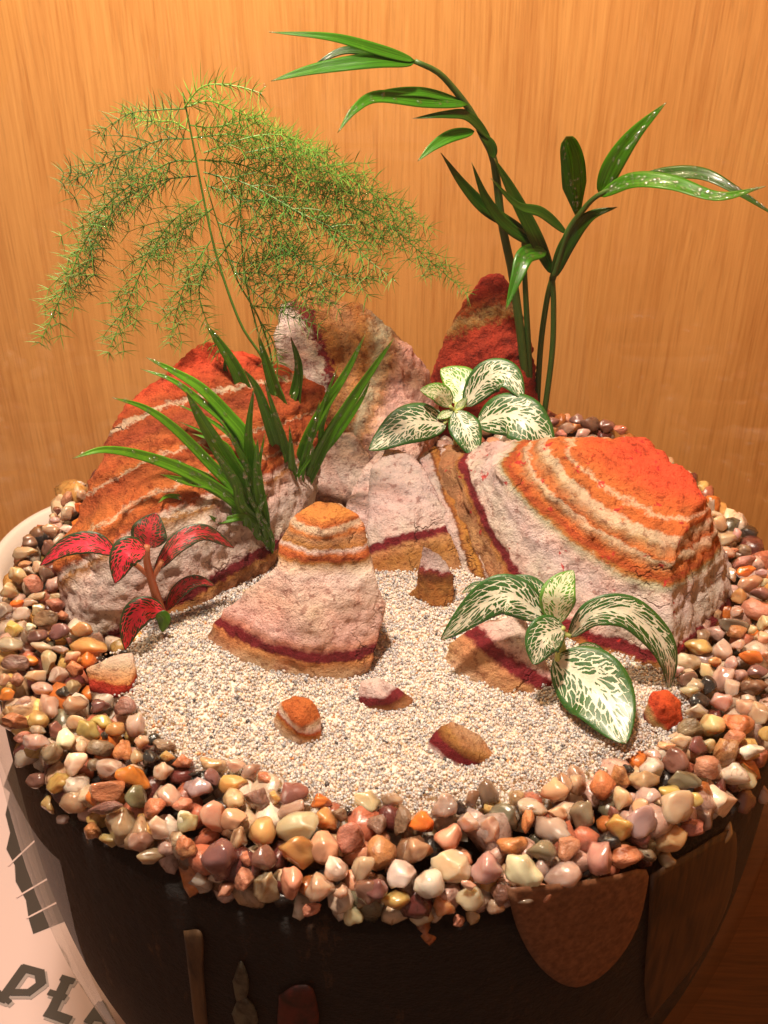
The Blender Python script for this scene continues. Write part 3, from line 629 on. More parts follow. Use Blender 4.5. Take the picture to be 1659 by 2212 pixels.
rock('rock', 'narrow leaning slab with amber and brown veins left of the largest rock', [
    [Y(905, 990, .038), Y(935, 962, .044), Y(985, 975, .044), Y(1000, 1060, .026), Y(1045, 1180, .004), Y(1060, 1250, -.008), Y(1010, 1250, -.006), Y(985, 1180, .004), Y(945, 1080, .018)]], D2_m, thick=.02, k=.5, vox=.001)
E_m = strata('lilac_grey_sandstone', [(810, 1200, .35), (850, 1163, .35), (880, 1148, .35), (950, 1150, .35), (870, 1080, .6), (850, 1030, .8), (930, 1080, .6), (900, 1215, .1), (970, 1205, .12), (840, 1220, .2)],
    [(0, TAN), (.22, OCHRE), (.30, (.56, .28, .12)), (.33, MAROON), (.37, MAROON), (.39, WHITE), (.6, LILAC), (1, GREY)], amp=.04, fine=.035, warp=34, mott=.6)
rock('rock', 'pale grey pointed rock with a maroon arc, in the centre behind the sand', [
    [Y(800, 1240, -.004), Y(880, 1243, -.006), Y(1000, 1240, -.004), Y(985, 1165, .006), Y(955, 1090, .016), Y(925, 1020, .026), Y(885, 985, .034), Y(835, 968, .038), Y(800, 1010, .030), Y(798, 1130, .010), Y(880, 1120, .008)],
    [.010, Y(748, 1095, .026), Y(790, 1005, .040), Y(832, 966, .046), Y(850, 985, .044), Y(820, 1110, .024), Y(790, 1140, .020)]], E_m, thick=.022, k=.5, vox=.001)
F_m = strata('dark_spiked_stone', [(930, 1300, 0), (920, 1190, 1.), (950, 1245, .55), (900, 1250, .5)], [(0, OCHRE), (.3, (.3, .13, .03)), (.5, BROWN), (.60, (.25, .03, .03)), (.66, LILAC), (1, (.36, .25, .22))], amp=.10, fine=.14, mott=1.)
rock('rock', 'small dark spiky stone standing on the sand in the centre', [
    [.010, Y(905, 1292, -.018), Y(935, 1304, -.023), Y(980, 1306, -.023), Y(980, 1245, -.018), Y(965, 1235, -.016), Y(940, 1195, -.014), Y(912, 1176, -.013), Y(903, 1230, -.015)], [.006, Y(884, 1285, -.017), Y(930, 1300, -.021), Y(915, 1255, -.017)]], F_m, thick=.01, k=.45, vox=.0007)
G_m = strata('cone_sandstone', [(448, 1364, .145), (500, 1356, .145), (560, 1366, .145), (610, 1392, .145), (650, 1420, .145), (690, 1434, .145), (750, 1418, .145), (800, 1392, .145), (820, 1366, .145), (640, 1450, .05), (760, 1450, .06), (500, 1412, .07), (600, 1290, .45), (780, 1290, .45), (680, 1340, .30),
      (593, 1198, .64), (650, 1240, .64), (700, 1222, .64), (749, 1214, .64), (789, 1195, .64), (650, 1150, .87), (700, 1158, .87), (749, 1130, .87), (690, 1092, 1.), (740, 1095, 1.), (625, 1125, .9), (620, 1180, .7)],
    [(0, CREAM), (.07, TAN), (.11, (.62, .27, .10)), (.125, MAROON), (.165, MAROON), (.19, (.62, .28, .2)), (.24, PINK), (.40, (.68, .48, .38)), (.56, WHITE), (.62, CREAM), (.645, OCHRE), (.67, RUST), (.70, ORANGE), (.73, WHITE), (.75, OCHRE), (.80, TAN), (.83, (.60, .2, .05)), (.86, CREAM), (.885, CREAM), (.90, ORANGE), (.95, (.66, .25, .06)), (1, OCHRE)],
    amp=.032, fine=.026, warp=34, mott=.5)
rock('rock', 'cone shaped pink rock with an orange tip and maroon line, front centre', [
    [Y(603, 1175, -.036), Y(640, 1110, -.031), Y(692, 1081, -.028), Y(738, 1085, -.028), Y(778, 1116, -.030), Y(795, 1180, -.034), Y(808, 1250, -.040), Y(640, 1240, -.044), Y(700, 1130, -.038), Y(600, 1240, -.042)],
    [Y(434, 1405, -.046), Y(500, 1432, -.054), Y(560, 1455, -.058), Y(650, 1460, -.060), Y(740, 1468, -.060), Y(800, 1440, -.056), Y(822, 1380, -.050), Y(830, 1300, -.044), Y(805, 1235, -.040), Y(620, 1200, -.040), Y(560, 1262, -.042), Y(488, 1318, -.043), Y(466, 1345, -.044), Y(660, 1340, -.056)]],
    G_m, thick=.026, k=.5, vox=.001)
H_m = strata('slanting_sandstone', [(1030, 1378, .62), (1080, 1415, .62), (1140, 1458, .62), (1192, 1494, .62), (1100, 1370, .8), (1150, 1415, .85), (980, 1430, .3), (1060, 1480, .3), (1150, 1505, .35)],
    [(0, TAN), (.15, CREAM), (.35, TAN), (.52, (.6, .3, .14)), (.57, MAROON), (.67, MAROON), (.71, PINK), (.85, WHITE), (1, WHITE)], amp=.04, fine=.05, warp=34, mott=.6)
rock('rock', 'tan rock crossed by a maroon band, under the lower white-veined plant', [
    [Y(957, 1425, -.050), Y(1000, 1480, -.060), Y(1090, 1512, -.066), Y(1200, 1522, -.068), Y(1212, 1492, -.064), Y(1165, 1400, -.052), Y(1130, 1330, -.045), Y(1050, 1342, -.045), Y(970, 1392, -.048), Y(1080, 1420, -.058)]], H_m, thick=.018, k=.5, vox=.001)
I_m = strata('cream_red_chip', [(200, 1475, .25), (240, 1485, .25), (265, 1488, .25), (220, 1440, .8), (270, 1430, .85), (245, 1458, .5)], [(0, WHITE), (.06, MAROON), (.12, (.5, .04, .03)), (.36, (.55, .06, .03)), (.42, (.7, .3, .1)), (.7, CREAM), (1, WHITE)], amp=.05, fine=.08, mott=.5)
rock('rock', 'small cream chip with a red lower edge on the pebbles at the left', [
    [.012, Y(186, 1445, -.062), Y(192, 1482, -.065), Y(245, 1500, -.067), Y(278, 1482, -.066), Y(296, 1445, -.060), Y(285, 1408, -.056), Y(240, 1420, -.058)]], I_m, thick=.010, k=.3, vox=.0007)
J_m = strata('orange_swirl_stone', [(650, 1530, .9), (672, 1550, .9), (620, 1530, .7), (615, 1560, .5), (650, 1565, .5), (600, 1585, .1), (650, 1602, .15), (690, 1595, .3), (640, 1515, .75)], [(0, WHITE), (.25, CREAM), (.38, OCHRE), (.45, RUST), (.50, WHITE), (.58, CREAM), (.64, ORANGE), (1, ORANGE)], amp=.08, fine=.06, mott=.5)
rock('rock', 'small rounded stone swirled white and orange on the sand, front centre', [
    [.012, Y(592, 1560, -.080), Y(610, 1600, -.084), Y(650, 1614, -.087), Y(696, 1604, -.085), Y(694, 1545, -.081), Y(672, 1513, -.079), Y(635, 1503, -.078), Y(605, 1518, -.078), Y(645, 1550, -.086)]], J_m, thick=.012, k=.3, vox=.0007)
K_m = strata('white_maroon_chip', [(782, 1511, .47), (830, 1502, .47), (890, 1507, .47), (800, 1480, .9), (830, 1480, .9), (830, 1530, .2), (860, 1525, .2)], [(0, OCHRE), (.22, TAN), (.34, BROWN), (.40, MAROON), (.54, MAROON), (.60, LILAC), (1, WHITE)], amp=.05, fine=.05, mott=.5)
rock('rock', 'small white chip with a maroon band on the sand right of the cone rock', [
    [.010, Y(776, 1500, -.069), Y(782, 1535, -.072), Y(830, 1550, -.0745), Y(870, 1535, -.073), Y(897, 1508, -.070), Y(860, 1486, -.068), Y(815, 1464, -.066), Y(778, 1472, -.067), Y(825, 1505, -.074)]], K_m, thick=.010, k=.3, vox=.0007)
L_m = strata('tan_maroon_chip', [(1000, 1590, .85), (1050, 1620, .85), (985, 1612, .6), (1050, 1642, .62), (940, 1610, .42), (1000, 1635, .42), (1065, 1662, .42), (945, 1640, .1), (990, 1665, .12)], [(0, WHITE), (.25, LILAC), (.34, MAROON), (.50, MAROON), (.55, BROWN), (.68, (.4, .2, .06)), (.76, TAN), (1, CREAM)], amp=.05, fine=.05, mott=.6)
rock('rock', 'tan chip edged in maroon, nearest the front of the sand', [
    [.012, Y(915, 1660, -.093), Y(985, 1685, -.097), Y(1070, 1672, -.096), Y(1078, 1640, -.093), Y(1040, 1588, -.087), Y(975, 1558, -.084), Y(938, 1580, -.086), Y(930, 1600, -.089), Y(1000, 1612, -.094)]], L_m, thick=.012, k=.3, vox=.0007)
M_m = strata('red_orange_lump', [(1440, 1510, .9), (1455, 1540, .9), (1420, 1520, .7), (1405, 1545, .25), (1425, 1562, .25)], [(0, MAROON), (.12, TAN), (.3, (.45, .3, .12)), (.45, REDOR), (1, (.75, .12, .03))], amp=.1, fine=.1, mott=.7)
rock('rock', 'small bright red orange lump beside the big veined leaf at the right', [
    [.012, Y(1395, 1535, -.076), Y(1403, 1568, -.079), Y(1450, 1577, -.080), Y(1477, 1552, -.077), Y(1472, 1515, -.074), Y(1440, 1491, -.072), Y(1408, 1495, -.072), Y(1430, 1530, -.080)]], M_m, thick=.012, k=.35, vox=.0007)

# ------------------------------------------------------------ leaves
CAMDIR = nrm(np.array([0, -_c, _s]))
def leaf(parent, pts, hw, mat, prof='oval', fold=.12, ruffle=0., th=.00022, nl=22, nw=8, nh=None, curl=0., name='leaf', label=None, seed=0, tipw=0.):
    rs = np.random.RandomState(seed+int(abs(pts[0][0])*1e5) % 9999)
    C_ = catmull(pts, nl); T = np.gradient(C_, axis=0)
    base = nrm(np.array(nh if nh is not None else CAMDIR+np.array([rs.uniform(-.15, .15), 0, .12])))
    V = [[], []]; UV = []; ph = rs.uniform(0, 6)
    for i in range(nl):
        u = i/(nl-1); t = nrm(T[i]); s = nrm(np.cross(t, base)); n_ = np.cross(s, t)
        if n_@base < 0: n_ = -n_
        if prof == 'oval': w = (math.sin(math.pi*min(1, u**.80))**.72 if 0 < u < 1 else 0)
        elif prof == 'lance': w = min(1., (u*2.2+.25))**.8*(1-u**2.1)**.8
        elif prof == 'blade': w = (math.sin(math.pi*u**.62)**.85 if 0 < u < 1 else 0)*1.
        elif prof == 'blunt': w = min(1, u*2.2+.25)*(1-u**7)**.5
        w = max(w, .03 if prof != 'blunt' else .05)*hw
        for j in range(nw+1):
            v = j/nw*2-1
            p = C_[i]+s*v*w+n_*(-fold*(1-abs(v))*w*1. - curl*v*v*w + ruffle*w*math.sin(u*17+ph+(2.1 if v > 0 else 0))*abs(v)**2.2)
            V[0].append(p); V[1].append(p-n_*th); UV.append((u, v*.5+.5))
    m = nl*(nw+1); F = []
    for i in range(nl-1):
        for j in range(nw):
            a = i*(nw+1)+j; q = (a, a+1, a+nw+2, a+nw+1); F.append(q); F.append(tuple(m+k for k in q[::-1]))
        for e in (0, nw):
            a = i*(nw+1)+e; q = (a, a+nw+1, m+a+nw+1, m+a); F.append(q if e == 0 else q[::-1])
    for e in (0, nl-1):
        for j in range(nw):
            a = e*(nw+1)+j; q = (a, a+1, m+a+1, m+a); F.append(q[::-1] if e == 0 else q)
    o = mk(name, V[0]+V[1], F, mat, parent, uv=UV+UV)
    if label: o['label'] = label
    o['_surf'] = 0; del o['_surf']
    return np.array(V[0]).reshape(nl, nw+1, 3)
def uvsock(nt):
    s = N(nt, 'ShaderNodeSeparateXYZ'); nt.links.new(N(nt, 'ShaderNodeUVMap').outputs[0], s.inputs[0])
    v = math_(nt, 'ABSOLUTE', math_(nt, 'SUBTRACT', math_(nt, 'MULTIPLY', s.outputs[1], 2.), 1.)); return s.outputs[0], v, s.outputs[1]
def veined_mat(name, green, vein, dark, slim=0., sub=.2, spotty=1.):
    m, nt, b = newmat(name); u, v, vr = uvsock(nt)
    co = N(nt, 'ShaderNodeTexCoord').outputs['Object']
    wob = noise(nt, co, 420, 3, .6); wob = math_(nt, 'MULTIPLY', math_(nt, 'SUBTRACT', wob, .5), .10)
    s = math_(nt, 'SUBTRACT', u, math_(nt, 'MULTIPLY', math_(nt, 'POWER', v, .85), .30)); s = math_(nt, 'ADD', s, wob)
    cv = N(nt, 'ShaderNodeCombineXYZ'); inp(nt, cv.inputs[0], math_(nt, 'MULTIPLY', s, 14.)); inp(nt, cv.inputs[1], math_(nt, 'MULTIPLY', math_(nt, 'ADD', v, math_(nt, 'MULTIPLY', wob, 1.2)), 3.5))
    inp(nt, cv.inputs[2], math_(nt, 'MULTIPLY', math_(nt, 'GREATER_THAN', vr, .5), 7.3))
    vo = N(nt, 'ShaderNodeTexVoronoi'); vo.feature = 'DISTANCE_TO_EDGE'; vo.inputs['Scale'].default_value = 1; vo.inputs['Randomness'].default_value = .9; nt.links.new(cv.outputs[0], vo.inputs['Vector'])
    # the pale network is wide at the midrib and thins toward the rim
    wid = math_(nt, 'SUBTRACT', .215-slim, math_(nt, 'MULTIPLY', math_(nt, 'POWER', v, .7), .175*spotty-slim*.5))
    wid = math_(nt, 'ADD', math_(nt, 'SUBTRACT', wid, math_(nt, 'MULTIPLY', u, .05)), math_(nt, 'MULTIPLY', wob, .8))
    isw = math_(nt, 'LESS_THAN', vo.outputs['Distance'], wid)
    # rim: solid green, and along the midrib solid pale
    end = math_(nt, 'MULTIPLY', math_(nt, 'POWER', math_(nt, 'ABSOLUTE', math_(nt, 'SUBTRACT', math_(nt, 'MULTIPLY', u, 2.), .92)), 7.), .22)
    rimv = math_(nt, 'ADD', math_(nt, 'ADD', v, end), math_(nt, 'MULTIPLY', wob, 1.8))
    rim = math_(nt, 'GREATER_THAN', rimv, .83); isw = math_(nt, 'MULTIPLY', isw, math_(nt, 'SUBTRACT', 1., rim))
    mid = math_(nt, 'LESS_THAN', v, math_(nt, 'SUBTRACT', .12, math_(nt, 'MULTIPLY', u, .10))); isw = math_(nt, 'MAXIMUM', isw, mid)
    gcol = mix(nt, noise(nt, co, 250, 3), green, dark); wcol = mix(nt, ramp(nt, noise(nt, co, 500, 3), [(.4, g(0)), (.7, g(1))]), vein, tuple(np.array(vein)*.86))
    c = mix(nt, isw, gcol, wcol); nt.links.new(c, b.inputs['Base Color']); b.inputs['Roughness'].default_value = .48
    b.inputs['Coat Weight'].default_value = .10; b.inputs['Coat Roughness'].default_value = .2
    b.inputs['Subsurface Weight'].default_value = sub; b.inputs['Subsurface Scale'].default_value = .0012
    h = math_(nt, 'ADD', math_(nt, 'MULTIPLY', isw, -.35), math_(nt, 'MULTIPLY', noise(nt, co, 900, 2), .5)); nt.links.new(bump(nt, h, .6, .0006), b.inputs['Normal'])
    return m
M_fitw = veined_mat('white_veined_leaf', (.030, .13, .012), (.64, .64, .48), (.010, .055, .010))
M_fitc = veined_mat('young_white_veined_leaf', (.12, .30, .03), (.62, .66, .42), (.05, .17, .015), spotty=.55)
M_fitr = veined_mat('red_veined_leaf', (.030, .055, .012), (.80, .04, .075), (.012, .030, .008), slim=-.07)
M_fitd = veined_mat('dark_red_leaf', (.030, .045, .012), (.42, .028, .035), (.012, .03, .008), slim=-.04)  # darker red version, used for three leaves
def green_mat(name, a, b_, trans=.25):
    m, nt, b = newmat(name); u, v, vr = uvsock(nt); co = N(nt, 'ShaderNodeTexCoord').outputs['Object']
    cv = N(nt, 'ShaderNodeCombineXYZ'); inp(nt, cv.inputs[0], math_(nt, 'MULTIPLY', vr, 26.)); inp(nt, cv.inputs[1], math_(nt, 'MULTIPLY', u, 1.6))
    ln = noise(nt, cv.outputs[0], 1., 3, .6); n_ = noise(nt, co, 60, 3)
    c = mix(nt, n_, a, b_); c = mix(nt, .75, c, ramp(nt, ln, [(.38, g(.42)), (.62, g(1.35))]), 'MULTIPLY')
    c = mix(nt, ramp(nt, u, [(.93, g(0)), (.99, g(.85))]), c, (.26, .17, .05))
    c = mix(nt, ramp(nt, noise(nt, co, 140, 4, .7), [(.6, g(0)), (.75, g(.5))]), c, tuple(np.array(b_)*(1.7, 1.1, 1.)))
    c = mix(nt, ramp(nt, v, [(.0, g(.5)), (.06, g(0))]), c, tuple(np.array(b_)*1.5))
    nt.links.new(c, b.inputs['Base Color']); b.inputs['Roughness'].default_value = .30; b.inputs['Coat Weight'].default_value = .3; b.inputs['Coat Roughness'].default_value = .12
    out = nt.nodes['Material Output']; tr = N(nt, 'ShaderNodeBsdfTranslucent'); nt.links.new(c, tr.inputs[0]); mx = N(nt, 'ShaderNodeMixShader'); mx.inputs[0].default_value = trans
    nt.links.new(b.outputs[0], mx.inputs[1]); nt.links.new(tr.outputs[0], mx.inputs[2]); nt.links.new(mx.outputs[0], out.inputs[0])
    nt.links.new(bump(nt, ln, .3, .0004), b.inputs['Normal']); return m
M_gr = green_mat('grass_green', (.08, .31, .010), (.20, .52, .03), .45)
M_grd = green_mat('deep_grass_green', (.04, .13, .008), (.09, .23, .016), .35)
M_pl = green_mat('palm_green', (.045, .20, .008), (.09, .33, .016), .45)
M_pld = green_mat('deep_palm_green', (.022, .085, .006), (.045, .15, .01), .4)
def stem_mat(name, a, b_):
    m, nt, b = newmat(name); co = N(nt, 'ShaderNodeTexCoord').outputs['Object']
    nt.links.new(mix(nt, noise(nt, vmul(nt, co, (1, 1, .2)), 300, 3), a, b_), b.inputs['Base Color']); b.inputs['Roughness'].default_value = .45; b.inputs['Subsurface Weight'].default_value = .1
    b.inputs['Subsurface Scale'].default_value = .001; return m
M_stem = stem_mat('green_stem', (.03, .07, .012), (.06, .13, .02)); M_stemr = stem_mat('reddish_stem', (.34, .16, .06), (.46, .12, .07)); M_stemp = stem_mat('pale_stem', (.35, .45, .12), (.5, .55, .2))
M_fern = plain('fern_needle', (.10, .24, .035), .5, **{'Subsurface Weight': .0}); M_fernb = plain('pale_fern_needle', (.17, .36, .05), .5); M_fernd = plain('brownish_fern_needle', (.08, .17, .035), .5)  # three needle greens, the palest on the upper fronds

def YP(l): return [Yp(*q) for q in l]
DB = ico(2)
def droplets(parent, surfs, n, rmin=.00022, rmax=.0007, seed=1):
    rs = np.random.RandomState(seed); parts = []
    for _ in range(n):
        S_ = surfs[rs.randint(len(surfs))]; i = rs.randint(1, S_.shape[0]-2); j = rs.randint(1, S_.shape[1]-2); a, b = rs.rand(2)
        p = S_[i, j]*(1-a)*(1-b)+S_[i+1, j]*a*(1-b)+S_[i, j+1]*(1-a)*b+S_[i+1, j+1]*a*b
        du = S_[i+1, j]-S_[i, j]; dv = S_[i, j+1]-S_[i, j]; n_ = nrm(np.cross(du, dv)); n_ = n_ if n_@CAMDIR > 0 else -n_
        r = 1.25*(rs.uniform(0, 1)**1.8*(rmax-rmin)+rmin); t = nrm(du); s = np.cross(n_, t)
        v = DB[0]@np.array([t*r*1.15, s*r, n_*r*.62])+p+n_*r*.30; parts.append((v, [tuple(map(int, f)) for f in DB[1]]))
    V, F = merge(parts); o = mk('water_droplets', V, F, M_drop, parent); o['kind'] = 'stuff'; return o

# upper white-veined plant
root = empty('veined_plant', Yp(985, 1000, .05), 'upper white-veined plant with spreading leaves, between the rocks at the back', 'plant', 'plants with net-veined leaves')
V, F = tube(catmull(YP([(985, 1000, .055), (985, 950, .052), (984, 885, .050)]), 8), .0011); mk('stem', V, F, M_stemp, root)
up = [((985, 873, .052), (994, 828, .058), (952, 797, .066), 38, M_fitc), ((1003, 879, .050), (1052, 818, .052), (1098, 812, .050), (1131, 862, .044), 33, M_fitw),
      ((973, 879, .048), (949, 849, .046), (908, 842, .044), 20, M_fitc), ((966, 915, .046), (884, 915, .040), (797, 972, .034), 39, M_fitw),
      ((1030, 915, .044), (1100, 895, .040), (1154, 925, .034), (1196, 990, .030), 46, M_fitw), ((984, 887, .046), (1008, 930, .038), (1027, 990, .032), 31, M_fitw),
      ((985, 887, .050), (1008, 859, .050), 8, M_fitc), ((978, 888, .048), (944, 903, .045), 9, M_fitc), ((952, 893, .052), (912, 893, .054), 9, M_fitw)]
S_ = []
for i, L in enumerate(up):
    pts = YP(L[:-2]); hw = 1.12*px2m(L[-2], pts[0]); S_.append(leaf(root, pts, hw, L[-1], ruffle=.06, curl=.10, seed=i, nl=30, nw=12))
    if i < 6:
        V, F = tube(catmull([Yp(984, 890, .050), pts[0]+(pts[1]-pts[0])*.08], 5), .0007, 6); mk('petiole', V, F, M_stemp, root)
droplets(root, S_[:6], 40, .0002, .00045, 3)
# lower white-veined plant
root = empty('veined_plant', Yp(1215, 1440, -.056), 'lower white-veined plant with one big drooping leaf, rooted in the sand at the right', 'plant', 'plants with net-veined leaves')
V, F = tube(catmull(YP([(1222, 1440, -.056), (1215, 1400, -.058), (1207, 1350, -.060)]), 8), .0012); mk('stem', V, F, M_stemp, root)
lo = [((1181, 1334, -.060), (1080, 1285, -.058), (952, 1382, -.058), 40, M_fitw), ((1181, 1320, -.054), (1146, 1275, -.050), (1092, 1247, -.046), 28, M_fitw),
      ((1203, 1348, -.061), (1207, 1285, -.060), (1238, 1232, -.054), 35, M_fitc), ((1228, 1378, -.060), (1283, 1325, -.060), (1357, 1322, -.060), (1420, 1375, -.062), (1446, 1431, -.064), (1445, 1490, -.064), 32, M_fitw),
      ((1220, 1355, -.062), (1178, 1378, -.068), (1152, 1436, -.072), 39, M_fitw), ((1196, 1422, -.062), (1290, 1490, -.074), (1352, 1606, -.090), 68, M_fitw),
      ((1249, 1397, -.050), (1283, 1403, -.048), (1313, 1418, -.048), 12, M_fitw), ((1070, 1265, -.046), (1030, 1266, -.045), (998, 1280, -.045), 9, M_fitw)]
S_ = []
for i, L in enumerate(lo):
    pts = YP(L[:-2]); hw = 1.12*px2m(L[-2], pts[0]); S_.append(leaf(root, pts, hw, L[-1], ruffle=.055, curl=.10, seed=20+i, nl=34, nw=14, label='largest leaf, drooping onto the sand' if i == 5 else None))
    if i < 6:
        V, F = tube(catmull([Yp(1208, 1365, -.060), pts[0]+(pts[1]-pts[0])*.08], 5), .0008, 6); mk('petiole', V, F, M_stemp, root)
droplets(root, S_[:6], 30, .0002, .0004, 4)
# red-veined plant
root = empty('veined_plant', Yp(352, 1352, -.036), 'small red plant with pink-red veined leaves beside the large orange rock', 'plant', 'plants with net-veined leaves')
V, F = tube(catmull(YP([(358, 1352, -.036), (345, 1310, -.038), (326, 1250, -.040), (317, 1210, -.041), (318, 1178, -.041)]), 12), np.linspace(.0017, .0010, 12)); mk('stem', V, F, M_stemr, root)
V, F = tube(catmull(YP([(322, 1245, -.040), (300, 1225, -.042), (284, 1214, -.043)]), 6), .0008, 6); mk('petiole', V, F, M_stemr, root)
V, F = tube(catmull(YP([(330, 1252, -.040), (336, 1238, -.040), (350, 1212, -.040)]), 6), .0008, 6); mk('petiole', V, F, M_stemr, root)
rd = [((250, 1197, -.046), (200, 1172, -.046), (140, 1182, -.046), (86, 1222, -.046), 22, M_fitr), ((315, 1190, -.046), (271, 1196, -.050), (248, 1260, -.052), 30, M_fitr),
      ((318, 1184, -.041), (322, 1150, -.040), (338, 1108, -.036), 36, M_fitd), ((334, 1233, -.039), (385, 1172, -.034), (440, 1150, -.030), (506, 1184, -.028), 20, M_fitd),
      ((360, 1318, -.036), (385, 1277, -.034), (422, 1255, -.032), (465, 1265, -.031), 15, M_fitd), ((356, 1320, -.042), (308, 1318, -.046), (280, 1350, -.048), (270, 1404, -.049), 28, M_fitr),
      ((340, 1325, -.044), (352, 1338, -.044), (350, 1366, -.044), 15, M_grd)]
S_ = []
for i, L in enumerate(rd):
    pts = YP(L[:-2]); hw = 1.12*px2m(L[-2], pts[0]); S_.append(leaf(root, pts, hw, L[-1], ruffle=.05, curl=.08, seed=40+i, nl=30, nw=12, label='plain olive leaf at the foot' if i == 6 else 'dark red leaf' if i in (2, 3, 4) else None))
droplets(root, S_[:5], 14, .0002, .0004, 5)

# grassy plants: (tip ... base) in the enlarged view, half width
def g3(x, y): return 55+.496*x, 603+.496*y
def grass(root, base_xy, base_Y, blades, seed):
    rs = random.Random(seed); S_ = []
    extra = []
    for pts, hw, tipY, mt in blades:
        f = rs.uniform(.55, .85); bx_, by_ = (base_xy[0]-55)/.496, (base_xy[1]-603)/.496
        extra.append(([(bx_+(x-bx_)*f+rs.uniform(-30, 30), by_+(y-by_)*f+rs.uniform(-15, 15)) for x, y in pts], hw*rs.uniform(.5, .8), tipY*.7+base_Y*.3+rs.uniform(-.006, .006), mt))
    for pts, hw, tipY, mt in blades+extra:
        pts = [g3(*q) for q in pts]+[base_xy]; pts = pts[::-1]; n_ = len(pts)
        bx = rs.uniform(-5, 5)
        P = [Yp(x+(bx if k == 0 else 0), y, base_Y+(tipY-base_Y)*(k/(n_-1))+rs.uniform(-.0008, .0008)) for k, (x, y) in enumerate(pts)]
        S_.append(leaf(root, P, 1.12*px2m(hw, P[0]), mt, prof='lance', fold=.32, nl=26, nw=6, seed=rs.randrange(999)))
    return S_
root = empty('grassy_plant', Yp(583, 1215, .002), 'left grassy plant with long wet blades arching left over the orange rock', 'plant', 'grassy plants')
S_ = grass(root, (583, 1215), .002, [
    ([(205, 780), (350, 742), (550, 780), (750, 865), (950, 1010)], 13, -.030, M_gr), ([(590, 850), (700, 880), (820, 905), (960, 1020)], 12, -.020, M_gr),
    ([(378, 515), (520, 560), (650, 650), (800, 800), (950, 970)], 11, -.014, M_gr), ([(500, 390), (640, 440), (760, 530), (900, 660), (1000, 900)], 9, .004, M_gr),
    ([(525, 340), (640, 398), (760, 470), (880, 590), (970, 720), (1030, 1000)], 14, .006, M_gr), ([(700, 490), (760, 600), (850, 750), (930, 880), (1000, 1020)], 19, -.022, M_gr),
    ([(860, 640), (920, 730), (980, 860), (1040, 1080)], 8, -.014, M_gr), ([(995, 470), (972, 650), (978, 800), (1000, 980)], 12, -.010, M_gr),
    ([(1010, 700), (1008, 850), (1030, 1000)], 13, -.016, M_gr), ([(650, 540), (780, 600), (900, 690), (960, 800), (1020, 1000)], 6, .004, M_gr)], 1)
droplets(root, S_, 420, .00022, .00080, 6)
root = empty('grassy_plant', Yp(635, 1116, .033), 'right grassy plant with upright wet blades between the orange and pink rocks', 'plant', 'grassy plants')
S_ = grass(root, (635, 1116), .033, [
    ([(780, 190), (850, 285), (920, 400), (980, 560), (1060, 800), (1140, 1000)], 18, .030, M_grd), ([(1155, 250), (1190, 380), (1172, 520), (1160, 640), (1165, 900)], 16, .040, M_grd),
    ([(1480, 240), (1400, 400), (1300, 560), (1220, 720), (1180, 900)], 13, .010, M_gr), ([(1605, 258), (1500, 410), (1400, 560), (1300, 720), (1220, 900)], 13, .004, M_gr),
    ([(950, 390), (1010, 480), (1060, 620), (1110, 780), (1150, 970)], 14, .004, M_gr), ([(1010, 230), (1060, 400), (1110, 560), (1150, 720), (1165, 950)], 20, .034, M_grd),
    ([(1280, 530), (1260, 640), (1210, 800), (1180, 960)], 8, .010, M_gr), ([(1040, 440), (1090, 600), (1140, 760), (1170, 900)], 10, .008, M_gr),
    ([(1150, 640), (1160, 800), (1170, 960)], 10, .012, M_gr), ([(1040, 760), (1090, 860), (1140, 980)], 8, .016, M_gr), ([(1360, 380), (1290, 560), (1235, 720), (1190, 900)], 7, .014, M_gr)], 2)
droplets(root, S_, 320, .00022, .00072, 7)

# palm
def g2(x, y): return 548.6+.6693*x, 27.4+.6693*y
def g2p(l, Ys): n_ = len(l); return [Yp(*g2(*q), Ys[0]+(Ys[1]-Ys[0])*k/(n_-1)) for k, q in enumerate(l)]
root = empty('palm_plant', Yp(*g2(905, 1300), .108), 'tall bamboo-like palm with narrow dark green leaves behind the rocks', 'palm')
for l, ys, r0, r1 in (([(885, 1310), (868, 1100), (835, 850), (800, 680), (775, 480), (740, 400), (700, 320), (640, 240), (590, 190), (520, 157)], (.108, .075), .0020, .0009),
                      ([(893, 1310), (886, 1100), (875, 870), (868, 700)], (.108, .100), .0017, .0008), ([(935, 1310), (962, 1100), (967, 950), (963, 855)], (.106, .098), .0013, .0011),
                      ([(912, 1300), (925, 1080), (945, 930), (963, 855)], (.108, .098), .0013, .0011), ([(963, 860), (1010, 715), (1060, 640), (1110, 590), (1200, 550)], (.098, .080), .0014, .0008)):
    P = catmull(g2p(l, ys), 26); V, F = tube(P, np.linspace(r0, r1, 26), 10); mk('stem', V, F, M_stem, root)
